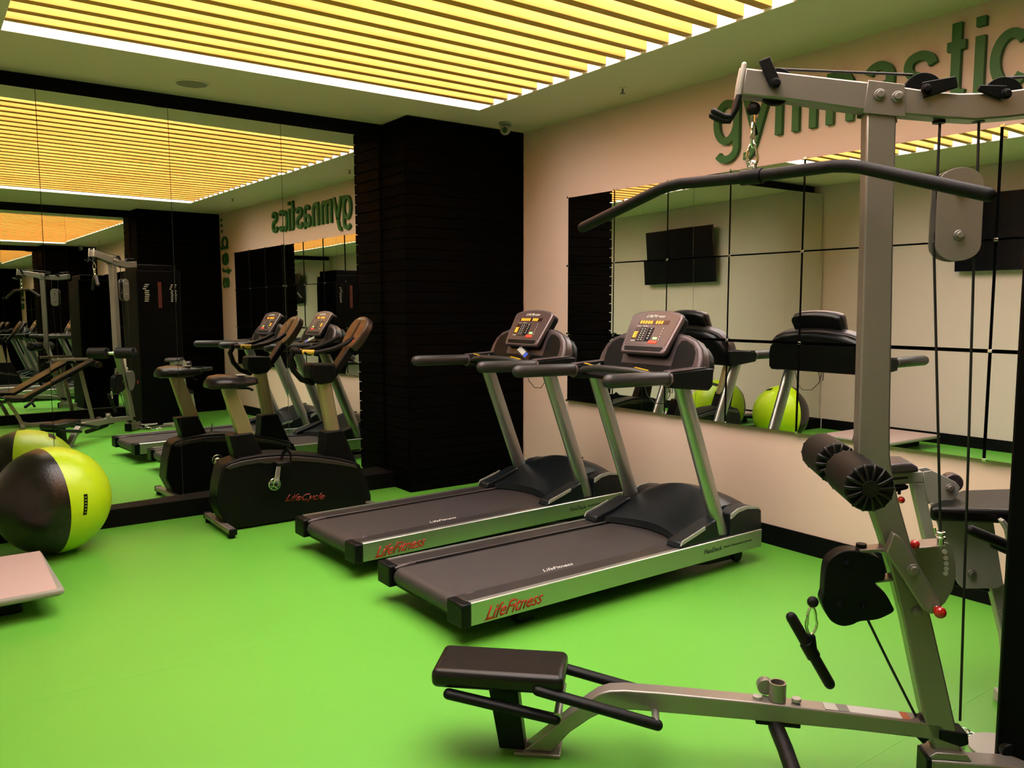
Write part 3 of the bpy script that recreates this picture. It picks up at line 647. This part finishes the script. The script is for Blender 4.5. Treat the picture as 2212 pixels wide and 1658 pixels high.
# stabilisers
for x, lab in ((-.50, 0), (.56, 1)):
    bm = NB(); rtube(bm, [(x, -.27, .045), (x, .27, .045)], .05, .035, up=(0, 0, 1)); sbar = obj('stabiliser', bm, 'silver', bk_, bevel=.008, seg=3)
    for s in (-1, 1):
        bm = NB(); box(bm, x-.026, x+.026, *sorted((s*.27, s*.285)), .022, .066); obj('end_cap', bm, 'plastic', sbar, bevel=.006)
        bm = NB(); disc(bm, (x, s*.24, .014), (0, 0, 1), .024, .026, 20); obj('levelling_foot', bm, 'plastic', sbar)

# ------------------------------------------------------------------ balance ball
R0 = .325; bc = Vector((.63, 5.62, R0))
bm = NB(); bmesh.ops.create_uvsphere(bm, u_segments=72, v_segments=48, radius=R0)
nrm = Vector((.95, .30, .02)).normalized()
bmesh.ops.rotate(bm, verts=bm.verts, cent=(0, 0, 0), matrix=Vector((0, 0, 1)).rotation_difference(nrm).to_matrix())
for f in bm.faces: f.material_index = 0 if f.calc_center_median().dot(nrm) > -.045 else 1
bl_ = obj('exercise_ball', bm, ['lime', 'dimple'], smooth=80); bl_.location = bc
tag(bl_, 'large exercise ball, half lime green and half dimpled black, by the mirror', 'exercise ball')
def on_ball(parent, d, up, w_, h_, mt, name, lift=.0012):
    d = Vector(d).normalized(); up = Vector(up); x = up.cross(d).normalized(); y = d.cross(x)
    bm = NB(); N_ = 8; G = []
    for i in range(3):
        row = []
        for j in range(N_+1):
            p = (d*R0 + x*((i/2-.5)*w_) + y*((j/N_-.5)*h_)).normalized()*(R0+lift); row.append(bm.verts.new(p))
        G.append(row)
    for i in range(2):
        for j in range(N_): bm.faces.new((G[i][j], G[i+1][j], G[i+1][j+1], G[i][j+1]))
    bmesh.ops.solidify(bm, geom=bm.faces[:], thickness=.0008)
    return obj(name, bm, mt, parent, smooth=30)
on_ball(bl_, (.42, -.90, .03), (.12, 0, 1), .024, .125, 'dark_txt', 'label')
for k in range(6): on_ball(bl_, Vector((.42, -.90, .03)) + Vector((.015*(k-2.5)*.12*2.5, 0, (k-2.5)*.055)), (.12, 0, 1), .012, .006, 'lime', 'label_mark', .0024)
on_ball(bl_, (.45, .25, .86), (0, 1, .1), .05, .09, 'dark_txt', 'label')
bm = NB(); disc(bm, (0, 0, 0), (-1, -.25, .0), .012, .004, 16)
vv = obj('valve', bm, 'silver_label', bl_); vv.location = -nrm*(R0+.001)

# ------------------------------------------------------------------ step board at the left edge
sb = thing('step_platform', 'low step platform with pale pinkish rubber top at the left edge', 'step platform', (0, 4.78, 0))
bm = NB(); prism(bm, [(-.60, -.38), (.505, -.365), (.53, -.34), (.515, .40), (.50, .42), (-.60, .42)], 2, .100, .134); obj('rim', bm, 'pad_rim', sb, bevel=.014, seg=4)
bm = NB(); prism(bm, [(-.595, -.368), (.497, -.352), (.508, .41), (-.595, .41)], 2, .132, .1365); obj('top_mat', bm, 'pad_top', sb, bevel=.002)
bm = NB(); prism(bm, [(-.50, -.20), (.36, -.20), (.36, .30), (-.50, .30)], 2, .0, .102); obj('base', bm, 'plastic', sb, bevel=.01)

# ------------------------------------------------------------------ multi gym
ga = math.atan2(.694, -.72)
mg = thing('multi_gym', 'silver cable multi gym with black weight tower in the right foreground', 'multi gym', (2.58, 1.19, 0), ga)
S = 'silver'
def mp(name, bm, mt, bevel=0.0, seg=2, parent=mg, smooth=38): return obj(name, bm, mt, parent, bevel, seg, smooth)
def pr(name, pts, y0, y1, mt, bevel=0.0, parent=mg, seg=2): bm = NB(); prism(bm, pts, 1, y0, y1); return mp(name, bm, mt, bevel, seg, parent)
def bolt(s, y, z, parent, r=.017, mt='silver', face=1):
    bm = NB(); disc(bm, (s, y, z), (0, face, 0), r, .008, 20, 0, r*.95); disc(bm, (s, y+face*.008, z), (0, face, 0), r*.72, .010, 6 if r < .015 else 18, 0, r*.6); return mp('bolt', bm, mt, .001, 1, parent)
# main upright: slanting lower half, kink, plumb upper half
L_ = [(.093, .226), (.127, .367), (.165, .529), (.205, .674), (.242, .79), (.283, .90), (.306, .97), (.317, 1.04), (.320, 1.12), (.326, 1.72), (.334, 2.074)]
R_ = [(.249, 2.064), (.243, 1.72), (.228, 1.12), (.224, 1.04), (.212, .97), (.19, .89), (.150, .76), (.118, .663), (.080, .526), (.040, .372), (.003, .226), (-.030, .10), (.05, .10)]
ps = pr('main_upright', L_ + R_, -.032, .032, S, .006)
# top beam
tb = [(.686, 2.212), (.62, 2.201), (.328, 2.157), (.221, 2.138), (.150, 2.124), (.08, 2.117), (.02, 2.116), (-.06, 2.120), (-.20, 2.135), (-.20, 2.058), (-.06, 2.045), (.03, 2.040), (.105, 2.047), (.233, 2.062), (.338, 2.076), (.564, 2.116), (.697, 2.134)]
be = pr('top_beam', tb, -.034, .034, S, .005)
bm = NB(); prism(bm, [(.335, 2.162), (.232, 2.146), (.226, 2.052), (.345, 2.068)], 1, .034, .040); prism(bm, [(.335, 2.162), (.232, 2.146), (.226, 2.052), (.345, 2.068)], 1, -.040, -.034); bp = mp('beam_plate', bm, S, .002, 2, be)
bolt(.302, .044, 2.118, mg); bolt(.252, .044, 2.110, mg); bolt(.302, -.044, 2.118, mg, face=-1); bolt(.252, -.044, 2.110, mg, face=-1)
# bar hooks at the beam tip
for yy in (-.028, .030):
    bm = NB(); tube(bm, [(.690, yy, 2.222), (.699, yy, 2.17), (.703, yy, 2.13)], .008, 10, 'round'); tube(bm, [(.703, yy, 2.13), (.712, yy, 2.09), (.724, yy, 2.070), (.745, yy, 2.072), (.762, yy, 2.080), (.776, yy, 2.088)], .0095, 10, 'round', mi=1)
    mp('bar_hook', bm, ['silver2', 'plastic'], 0, 1, be)
# pulleys
def pulley(s, z, r=.047, yy=0.0, guard=None):
    bm = NB(); disc(bm, (s, yy, z), (0, 1, 0), r, .010, 36); disc(bm, (s, yy+.009, z), (0, 1, 0), r*1.03, .006, 36); disc(bm, (s, yy-.009, z), (0, 1, 0), r*1.03, .006, 36); disc(bm, (s, yy, z), (0, 1, 0), .014, .05, 16)
    p = mp('pulley', bm, 'plastic', .001, 1)
    if guard: bm = NB(); prism(bm, guard, 1, .036, .046); mp('cable_guard', bm, 'plastic', .003, 2, p)
    return p
pulley(.590, 2.160, .052); pulley(.171, 2.128, .055); pulley(-.050, 2.108, .055)
for (pts, q) in (([(.618, 2.238), (.650, 2.226), (.615, 2.150), (.583, 2.160)], (.600, 2.160)), ([(.188, 2.148), (.095, 2.162), (.088, 2.130), (.180, 2.103)], (.176, 2.127)), ([(-.045, 2.13), (.03, 2.135), (.035, 2.12), (-.03, 2.092)], (-.041, 2.106))):
    bm = NB(); prism(bm, pts, 1, .036, .050); g = mp('cable_guard', bm, 'plastic', .003)
    bolt(q[0], .052, q[1], mg, .015, 'plastic')
# carriage plates hanging on the cables
def capsule(cx, z0, z1, r, n=10):
    up = [(cx + r*math.cos(a), z1-r*.75 + .75*r*math.sin(a)) for a in [PI*k/n for k in range(n+1)]]
    dn = [(cx - r*math.cos(a), z0+r*.75 - .75*r*math.sin(a)) for a in [PI*k/n for k in range(n+1)]]
    return up + dn
for yy in (-.030, .024):
    bm = NB(); prism(bm, capsule(.060, 1.633, 1.906, .064), 1, yy, yy+.006); pl = mp('carriage_plate', bm, S, .001)
for zz in (1.835, 1.709):
    bolt(.060, .034, zz, mg, .016); bolt(.060, -.034, zz, mg, .016, face=-1)
    bm = NB(); disc(bm, (.060, 0, zz), (0, 1, 0), .056, .022, 36); mp('pulley', bm, 'plastic', .003)
def cable(pts, r=.0042): bm = NB(); tube(bm, pts, r, 8); return mp('cable', bm, 'dark_txt', 0, 1, mg, 60)
cable([(.640, 0, 2.205), (.60, 0, 2.214), (.20, 0, 2.182)]); cable([(-.05, 0, 2.163), (-.20, 0, 2.165)])
cable([(.117, 0, 2.09), (.117, 0, 1.84)]); cable([(.009, 0, 2.06), (.004, 0, 1.84)])
cable([(.118, 0, 1.69), (.062, .01, .81)]); cable([(.004, 0, 1.70), (-.012, 0, 1.0), (-.028, 0, .20)])
cable([(.265, 0, .52), (.19, 0, .37), (.104, 0, .205)])
for s in (.120, .011): bm = NB(); disc(bm, (s, 0, 2.043), (0, 0, 1), .018, .008, 16); mp('cable_bush', bm, 'plastic')
# stopper ball and cable clip (part of the machine's cable)
bm = NB(); ball(bm, (.655, 0, 2.098), .021); mp('stopper_ball', bm, 'foam')
bm = NB(); tube(bm, [(.655, 0, 2.08), (.655, 0, 2.058)], .009, 12); mp('cable_swage', bm, 'chrome')
# low row beam with curved front leg
lb_t = [(.030, .197), (.30, .215), (.60, .232), (.90, .243), (1.02, .244), (1.07, .239), (1.105, .226), (1.14, .200), (1.20, .150), (1.27, .085), (1.352, .012)]
lb_b = [(1.262, .012), (1.20, .085), (1.13, .140), (1.085, .165), (1.04, .176), (.98, .178), (.60, .170), (.30, .160), (.030, .145)]
low = pr('low_beam', lb_t+lb_b, -.032, .032, S, .005)
pr('floor_plate', [(1.23, 0.0), (1.385, 0.0), (1.385, .013), (1.23, .013)], -.05, .05, S, .003)
# seat
bm = NB(); prism(bm, [(1.215, -.115), (1.655, -.115), (1.655, .108), (1.215, .108)], 2, .245, .308); mp('seat_pad', bm, 'vinyl', .022, 4)
bm = NB(); box(bm, 1.25, 1.62, -.08, .08, .238, .246); mp('seat_board', bm, 'plastic', .002)
pr('seat_post', [(1.478, .240), (1.437, .012), (1.350, .012), (1.378, .240)], -.03, .03, 'plastic', .005)
for yy in (-.115, .095):
    bm = NB(); tube(bm, [(1.30, yy+.01, .262), (.915, yy+.01, .172)], .017, 14, 'round', ry=.023); mp('linkage_bar', bm, 'plastic')
    bm = NB(); tube(bm, [(1.595, yy+.01, .230), (1.240, yy+.01, .168)], .017, 14, 'round', ry=.023); mp('linkage_bar', bm, 'plastic')
bm = NB(); tube(bm, [(1.235, -.12, .178), (1.235, .11, .178)], .014, 16); mp('linkage_pin', bm, 'alu_tube')
bm = NB(); tube(bm, [(.920, -.12, .178), (.920, .11, .178)], .013, 16); mp('linkage_pin', bm, 'alu_tube')
# bar socket and foot bar on the low beam
bm = NB(); n_ = 24
for (ra, rb, z0, z1) in ((.027, .027, .232, .290),):
    A = [bm.verts.new((.530+ra*math.cos(2*PI*k/n_), ra*math.sin(2*PI*k/n_), z0)) for k in range(n_)]; A2 = [bm.verts.new((.530+ra*math.cos(2*PI*k/n_), ra*math.sin(2*PI*k/n_), z1)) for k in range(n_)]
    C_ = [bm.verts.new((.530+(ra-.005)*math.cos(2*PI*k/n_), (ra-.005)*math.sin(2*PI*k/n_), z1)) for k in range(n_)]; D_ = [bm.verts.new((.530+(ra-.005)*math.cos(2*PI*k/n_), (ra-.005)*math.sin(2*PI*k/n_), z0)) for k in range(n_)]
    for P_, Q_ in ((A, A2), (A2, C_), (C_, D_)):
        for k in range(n_): bm.faces.new((P_[k], P_[(k+1) % n_], Q_[(k+1) % n_], Q_[k]))
mp('bar_socket', bm, S, 0, 1, mg, 60)
bm = NB(); disc(bm, (.565, -.03, .262), (0, 1, 0), .026, .03, 24); mp('bar_socket', bm, S, .002)
for s in (.592, .470):
    bm = NB(); disc(bm, (s, 0, .235), (0, 0, 1), .015, .012, 18); mp('bolt', bm, 'silver2', .001, 1)
pr('clamp_plate', [(.60, .158), (.46, .152), (.46, .166), (.60, .172)], -.03, .03, 'plastic', .003)
bm = NB(); tube(bm, [(.535, .02, .150), (.52, .10, .120), (.50, .30, .06)], .025, 18, 'round'); mp('foot_bar', bm, 'foam', 0, 1, mg, 60)
bm = NB(); box(bm, .215, .405, -.022, .022, .2085, .2095, 0, None); 
bm.free(); bm = NB()
def lblq(s0_, s1_, mi): 
    z = lambda s: .197+(s-.03)*(.018/.27)+.0008
    A = [bm.verts.new((s0_, -.024, z(s0_))), bm.verts.new((s1_, -.024, z(s1_))), bm.verts.new((s1_, .024, z(s1_))), bm.verts.new((s0_, .024, z(s0_)))]
    bm.faces.new(A).material_index = mi
lblq(.385, .345, 0); lblq(.344, .310, 1); lblq(.309, .150, 0); lblq(.149, .125, 2)
mp('warning_label', bm, ['white', 'grey_p', 'orange'], 0, 1, low, 0)
# shrouded lower pulley housing
cam_o = [(.405, .60), (.400, .69), (.372, .728), (.335, .742), (.290, .738), (.245, .722), (.228, .700), (.224, .655), (.252, .640), (.222, .612), (.200, .575), (.193, .555), (.215, .538), (.245, .524), (.292, .516), (.315, .504), (.345, .498), (.378, .512), (.400, .545), (.410, .575)]
cam_o = catmull(cam_o + cam_o[:1], 4)[:-1]
ch = pr('pulley_housing', cam_o, -.030, .030, 'plastic', .004, seg=2)
for s, z in ((.34, .70), (.355, .57), (.285, .565)): bolt(s, .033, z, ch, .012, 'plastic')
pr('housing_bracket', [(.30, .745), (.30, .735), (.18, .745), (.18, .757)], -.028, .028, S, .002)
pr('housing_bracket', [(.255, .648), (.255, .640), (.17, .655), (.17, .665)], -.028, .028, S, .002)
bm = NB(); disc(bm, (.29, 0, .752), (0, 0, 1), .016, .012, 16); mp('rubber_stop', bm, 'plastic')
bm = NB(); ball(bm, (.430, 0, .562), .018); mp('stopper_ball', bm, 'foam')
# leg rollers
def roller(y0, y1):
    bm = NB(); sgn = 1 if y1 > y0 else -1
    tube(bm, [(.36, y0, 1.0), (.36, y0+(y1-y0)*.06, 1.0), (.36, y1-(y1-y0)*.06, 1.0), (.36, y1, 1.0)], .066, 40); ro = mp('roller_pad', bm, 'foam', .006, 3)
    for yy, dr in ((y0, -1), (y1, 1)):
        bm = NB()
        for k in range(14):                      # pleats of the upholstered end
            a = 2*PI*k/14; d = Vector((math.cos(a), 0, math.sin(a))); c_ = Vector((.36, yy, 1.0))
            tube(bm, [c_+d*.018+Vector((0, dr*.004, 0)), c_+d*.036+Vector((0, dr*.006, 0)), c_+d*.054+Vector((0, dr*.002, 0)), c_+d*.0625+Vector((0, -dr*.004, 0))], .0056, 8, 'round')
        mp('pleats', bm, 'vinyl', 0, 1, ro, 60)
        bm = NB(); disc(bm, (.36, yy+dr*.006, 1.0), (0, 1, 0), .020, .012, 24); ringt(bm, (.36, yy+dr*.010, 1.0), (0, 1, 0), .021, .003, 24, 6); mp('hub_cap', bm, 'vinyl', 0, 1, ro, 60)
roller(.075, .305); roller(-.265, -.045)
bm = NB(); tube(bm, [(.36, -.05, 1.0), (.36, .08, 1.0)], .019, 20); mp('roller_axle', bm, 'chrome', 0, 1, mg, 60)
pr('roller_bracket', [(.36, .985), (.375, 1.0), (.36, 1.02), (.315, 1.03), (.30, .96)], -.02, .02, S, .003)
# selector arm, notched half disc and red knobs
sa = [(.218, .815), (.195, .80), (.070, .602), (.074, .578), (.098, .566), (.124, .580), (.238, .752)]
ar = pr('selector_arm', sa, .040, .075, S, .005)
bolt(.160, .081, .706, mg, .018)
bm = NB(); tube(bm, [(.090, .07, .590), (.090, .095, .590)], .013, 16); mp('knob_shaft', bm, 'chrome', 0, 1, mg, 60)
bm = NB(); ball(bm, (.086, .104, .585), .018); mp('knob', bm, 'red_b')
bolt(.128, .040, .56, mg, .015)
hd_ = [(.185, .735), (.040, .760), (.016, .758), (.000, .726), (-.008, .690), (-.010, .650), (-.002, .607), (.018, .565), (.045, .535), (.085, .52), (.13, .54)]
nd = pr('notched_disc', hd_, -.050, -.042, S, .001)
bm = NB()
for z, s in ((.730, .028), (.711, .024), (.693, .022), (.676, .021), (.661, .022)): disc(bm, (s, -.040, z), (0, 1, 0), .0075, .004, 14)
mp('selector_hole', bm, 'white', 0, 1, nd)
pr('disc_flange', [(.125, .752), (.050, .762), (.050, .768), (.125, .758)], -.06, .02, S, .002)
bm = NB(); ball(bm, (.134, .010, .765), .014); mp('knob', bm, 'red_b')
# chrome cable end over the flange
bm = NB(); tube(bm, [(.062, .01, .81), (.060, .01, .76)], .010, 14); ringt(bm, (.062, .01, .805), (0, 0, 1), .012, .004); ringt(bm, (.061, .01, .79), (0, 0, 1), .012, .004); tube(bm, [(.075, .01, .80), (.08, .01, .82)], .004, 8); mp('cable_swage', bm, 'chrome', 0, 1, mg, 60)
# base frame
bm = NB(); rtube(bm, [(.075, .02, .055), (-.30, .02, .055)], .075, .075); mp('base_rail', bm, S, .006)
bm = NB(); box(bm, .072, .088, -.025, .065, .010, .100); mp('rail_cap', bm, 'plastic', .004)
pr('foot_gusset', [(.085, .092), (.055, .115), (-.035, .115), (-.05, .092)], -.03, .05, S, .003)
pr('strap_clamp', [(.045, .150), (.045, .185), (-.040, .175), (-.045, .140), (-.02, .130)], -.036, .037, 'plastic', .006)
bm = NB(); prism(bm, [(.115, .195), (.09, .205), (.055, .215), (.05, .165), (.085, .125), (.11, .15)], 1, -.028, .028); mp('lower_pulley', bm, 'plastic', .006)
bm = NB(); disc(bm, (-.20, -.10, .062), (0, 0, 1), .10, .012, 32); mp('pulley_plate', bm, 'silver2', .002)
bm = NB(); disc(bm, (-.19, -.02, .10), (0, 1, 0), .030, .03, 24); mp('pulley', bm, 'plastic', .004)
# weight tower (dark shrouds), world aligned: X 2.70..3.22, Y .50..1.06
Mi = mg.matrix_basis.inverted() if False else (Matrix.Translation((2.58, 1.19, 0)) @ Matrix.Rotation(ga, 4, 'Z')).inverted()
bm = NB(); ch_ = .012
prism(bm, [(2.72+ch_, 1.12), (2.72, 1.12-ch_), (2.72, .50+ch_), (2.72+ch_, .50), (3.22-ch_, .50), (3.22, .50+ch_), (3.22, 1.12-ch_), (3.22-ch_, 1.12)], 2, .03, 2.02, 0, Mi); tw = mp('weight_shroud', bm, 'shroud', .004)
bm = NB(); box(bm, 2.76, 3.19, .54, 1.06, 2.02, 2.10, 0, Mi); mp('tower_cap', bm, 'shroud', .01)
bm = NB(); box(bm, 2.68, 3.26, .46, 1.14, .0, .035, 0, Mi); mp('tower_base', bm, S, .004)
# figures printed on the shroud faces
bm = NB(); rr = random.Random(5)
for k in range(9):
    a = rr.random()*.07; z = 1.63+k*.026; box(bm, 2.79+a*.4, 2.83+a*.6, 1.12, 1.1215, z, z+.012, 0, Mi); box(bm, 3.12+a*.3, 3.145+a*.3, 1.12, 1.1215, z, z+.012, 0, Mi)
mp('instruction_decal', bm, 'silver_label', 0, 1, tw, 0)
bm = NB(); box(bm, 2.975, 3.02, 1.122, 1.0766, 1.55, 1.88, 0, Mi); mp('red_stripe', bm, 'red_d', 0, 1, tw, 0)
bm = NB(); am = Mi @ axes((2.7192, .98, .60), (0, -1, 0), (0, 0, 1))
ringt(bm, (0, 0, 0), (0, 0, 1), .018, .0035, 20, 6); tube(bm, [(-.018, .0, 0), (-.014, -.03, 0)], .003, 6); tube(bm, [(.0, -.012, 0), (.022, -.006, 0)], .004, 6)
for v in bm.verts: v.co = am @ v.co
mp('red_emblem', bm, 'red', 0, 1, tw)
# second station beyond the cables (arm, pads, plates); near side is y = -(.55)
q = -.55
pr('station_plate', [(-.070, .886), (-.102, .893), (-.186, .852), (-.203, .832), (-.197, .803), (-.172, .773), (-.113, .750), (-.090, .79)], q, q+.006, 'silver2', .002)
pr('station_plate', [(-.070, .886), (-.102, .893), (-.186, .852), (-.203, .832), (-.197, .803), (-.172, .773), (-.113, .750), (-.090, .79)], q-.06, q-.054, 'silver2', .002)
bolt(-.166, q+.010, .829, mg, .016)
bm = NB(); disc(bm, (-.20, q-.07, .835), (0, 1, 0), .036, .05, 28); mp('cushion_roll', bm, 'dash', .006)
bm = NB(); prism(bm, [(.060, .872), (-.070, .887), (-.080, .845), (.060, .828)], 1, q-.05, q); pa = mp('press_arm', bm, 'silver2', .004)
bm = NB(); prism(bm, [(.055, .849), (-.018, .858), (-.022, .863), (-.018, .866), (.055, .857)], 1, q, q+.002); mp('slot', bm, 'dark_txt', 0, 1, pa)
bm = NB(); prism(bm, [(.10, .876), (-.044, .892), (-.040, .912), (-.018, .926), (.02, .926), (.10, .915)], 1, q-.10, q+.05); mp('arm_pad', bm, 'dash', .014, 3)
bm = NB(); prism(bm, [(.035, .828), (-.020, .836), (-.018, .822), (.035, .806)], 1, q-.08, q+.02); mp('grip_block', bm, 'plastic', .006)
bm = NB(); ball(bm, (.006, q+.02, .781), .013); tube(bm, [(.012, q+.01, .80), (.010, q+.01, .826)], .006, 8, mi=1); mp('knob', bm, ['red_b', 'plastic'])
bm = NB(); prism(bm, [(-.035, .842), (-.076, .842), (-.150, .56), (-.108, .56)], 1, q-.045, q); mp('station_upright', bm, 'silver2', .004)
bm = NB(); rtube(bm, [(-.13, q+.012, .70), (-.105, q+.012, .77)], .008, .012); mp('stay', bm, 'silver2')
bm = NB(); prism(bm, [(-.06, -.42), (-.075, -.47), (-.28, -.74), (-.50, -.80), (-.62, -.62), (-.56, -.42), (-.35, -.415)], 2, .730, .782); mp('station_seat', bm, 'vinyl', .016, 3)
pr('station_panel', [(-.100, .755), (-.300, .750), (-.352, .485), (-.335, .468), (-.215, .462), (-.195, .48), (-.14, .60)], -.506, -.50, 'silver2', .002)
bolt(-.240, -.496, .521, mg, .016)
bm = NB(); tube(bm, [(-.150, -.30, .735), (-.30, -.30, .675)], .018, 16, 'round'); mp('station_grip', bm, 'foam', 0, 1, mg, 60)
bm = NB(); tube(bm, [(-.24, -.33, .68), (-.38, -.33, .62)], .015, 16, 'round'); mp('station_grip', bm, 'foam', 0, 1, mg, 60)
bm = NB(); prism(bm, [(-.275, .752), (-.285, .760), (-.318, .722), (-.33, .68), (-.305, .680), (-.298, .715)], 1, -.40, -.37); mp('adjust_plate', bm, 'silver2', .003)
bm = NB(); rtube(bm, [(-.345, q, .470), (-.40, q, .27), (-.43, q, .03)], .05, .045, up=(0, 1, 0)); mp('station_leg', bm, 'silver2', .004)
bm = NB(); box(bm, -.47, -.38, q-.05, q+.05, 0, .05); mp('leg_foot', bm, 'silver2', .006)
bm = NB(); prism(bm, [(-.02, .55), (-.10, .56), (-.36, .47), (-.37, .43), (-.12, .47), (-.05, .50)], 1, q-.04, q); mp('station_link', bm, 'plastic', .004)
bm = NB(); prism(bm, [(-.352, .372), (-.392, .325), (-.398, .335), (-.358, .382)], 1, q-.02, q+.03); mp('adjust_plate', bm, 'silver2', .001)
bm = NB(); rtube(bm, [(-.28, -.10, .03), (-.42, -.30, .03), (-.43, q, .03)], .06, .05); mp('base_rail', bm, 'silver2', .004)

# ------------------------------------------------------------------ lat bar hanging on the cable
def Wm(s, y, z): return Matrix.Translation((2.58, 1.19, 0)) @ Matrix.Rotation(ga, 4, 'Z') @ Vector((s, y, z))
lat = thing('lat_bar', 'long bent black pull-down bar hanging from the top cable', 'exercise bar', Wm(.655, 0, 1.895), math.atan2(-.98, .2))
bm = NB(); pts = []
ctl = [(-.65, 0, -.112), (-.33, 0, -.008), (-.29, 0, .0), (-.25, 0, .004), (0, 0, .0), (.25, 0, .004), (.29, 0, .0), (.33, 0, -.008), (.65, 0, -.112)]
tube(bm, ctl, .0185, 20, 'round'); obj('bar', bm, 'foam', lat, smooth=60)
bm = NB(); tube(bm, [(-.034, 0, .0), (.034, 0, .0)], .024, 20); obj('collar', bm, 'plastic', lat, bevel=.002)
bm = NB(); ringt(bm, (0, 0, .034), (0, 1, 0), .012, .0045); box(bm, -.008, .008, -.012, .012, .014, .03); obj('swivel_eye', bm, 'chrome', lat)
def carabiner(name, label, loc_, h, rz=ga):
    c_ = thing(name, label, 'carabiner', loc_, rz)
    bm = NB(); n = 22; P_ = []
    for k in range(n+1):
        a = 2*PI*k/n - PI/2; rx = .013 if math.sin(a) > 0 else .017; P_.append((rx*math.cos(a), 0, h/2*math.sin(a)+h/2))
    tube(bm, P_, .0045, 8); obj('hook_body', bm, 'chrome', c_, smooth=60)
    bm = NB(); tube(bm, [(.0125, 0, h*.35), (.0125, 0, h*.72)], .0045, 8, 'round'); obj('gate', bm, 'chrome', c_, smooth=60)
    return c_
carabiner('carabiner', 'chrome snap hook joining the bent pull-down bar to its cable', Wm(.655, 0, 1.925), .07)
cc = carabiner('carabiner', 'upper chrome snap hook just under the black stopper ball of the top beam', Wm(.655, 0, 1.985), .075, ga+1.2)
# ------------------------------------------------------------------ small row handle
hn = thing('row_handle', 'short black straight handle hanging from the lower pulley housing', 'exercise handle', Wm(.432, 0, .43), ga)
a_ = Vector((.062, .0, .078)); b_ = Vector((-.062, .0, -.135))
bm = NB(); tube(bm, [a_, a_*.5+b_*.5, b_], .0175, 16, 'round'); obj('grip', bm, 'foam', hn, smooth=60)
bm = NB(); tube(bm, [a_*.62+b_*.38, a_*.40+b_*.60], .022, 16); prism(bm, [(-.012, .075-.05), (.012, .075-.05), (.018, -.03), (-.022, -.04)], 1, -.01, .01); obj('swivel', bm, 'plastic', hn, bevel=.003)
carabiner('carabiner', 'chrome snap hook holding the short black handle', Wm(.432, 0, .455), .09)
# chain lying beside the tower
cn_ = thing('chain', 'short bright chain lying on the floor behind the gym foot', 'chain', (2.86, 1.27, 0), 0)
cp = [(-.14, -.02), (-.115, -.012), (-.09, -.004), (-.065, .0), (-.045, -.006), (-.025, .004), (-.008, .02), (.012, .014), (.02, -.004), (.03, .012), (.045, .022), (.05, .0)]
for k, (x, y) in enumerate(cp):
    bm = NB(); ringt(bm, (0, 0, 0), (0, 0, 1) if k % 2 else (0, 1, 0), .0125, .0034, 14, 6, sx=1.35)
    l_ = obj('link', bm, 'chrome', cn_, smooth=60); l_.location = (x, y, .013 + .012*max(0, 3-k)); l_.rotation_euler = (0, 0, (k*1.1) % 3)

# ------------------------------------------------------------------ incline bench near the viewer, seen in the mirrors
ib = thing('incline_bench', 'silver framed black incline bench seen in the mirror wall', 'weight bench', (2.0, -.12, 0), .12)
bm = NB(); prism(bm, [(-.42, .40), (-.40, .365), (.46, .84), (.44, .875)], 1, -.17, .17); obj('back_pad', bm, 'vinyl', ib, bevel=.015, seg=3)
bm = NB(); prism(bm, [(-.62, .43), (-.62, .375), (-.40, .35), (-.40, .41)], 1, -.15, .15); obj('seat_pad', bm, 'vinyl', ib, bevel=.015, seg=3)
bm = NB(); rtube(bm, [(-.42, 0, .35), (.48, 0, .84)], .05, .04); obj('pad_frame', bm, 'plastic', ib, bevel=.004)
bm = NB(); rtube(bm, [(-.58, 0, .36), (-.50, 0, .20), (-.44, 0, .06), (-.36, 0, .035), (.50, 0, .035)], .05, .045); obj('base_frame', bm, 'silver', ib, bevel=.004)
bm = NB(); rtube(bm, [(.42, 0, .035), (.30, 0, .74)], .05, .045, up=(0, 1, 0)); obj('support_leg', bm, 'silver', ib, bevel=.004)
bm = NB(); rtube(bm, [(.0, -.0, .875), (.46, 0, .875)], .04, .035); obj('top_rail', bm, 'silver', ib, bevel=.004)
for x in (-.44, .52):
    bm = NB(); rtube(bm, [(x, -.26, .03), (x, .26, .03)], .05, .045); obj('cross_foot', bm, 'silver', ib, bevel=.004)
bm = NB(); tube(bm, [(-.30, -.27, .30), (-.30, .27, .30)], .016, 14); obj('handle_bar', bm, 'foam', ib)
for yy in (-.20, .20):
    bm = NB(); tube(bm, [(.50, yy-.07, .80), (.50, yy+.07, .80)], .045, 24); obj('roller_pad', bm, 'foam', ib, bevel=.006)
bm = NB(); tube(bm, [(.50, -.26, .80), (.50, .26, .80)], .012, 12); obj('roller_axle', bm, 'chrome', ib)
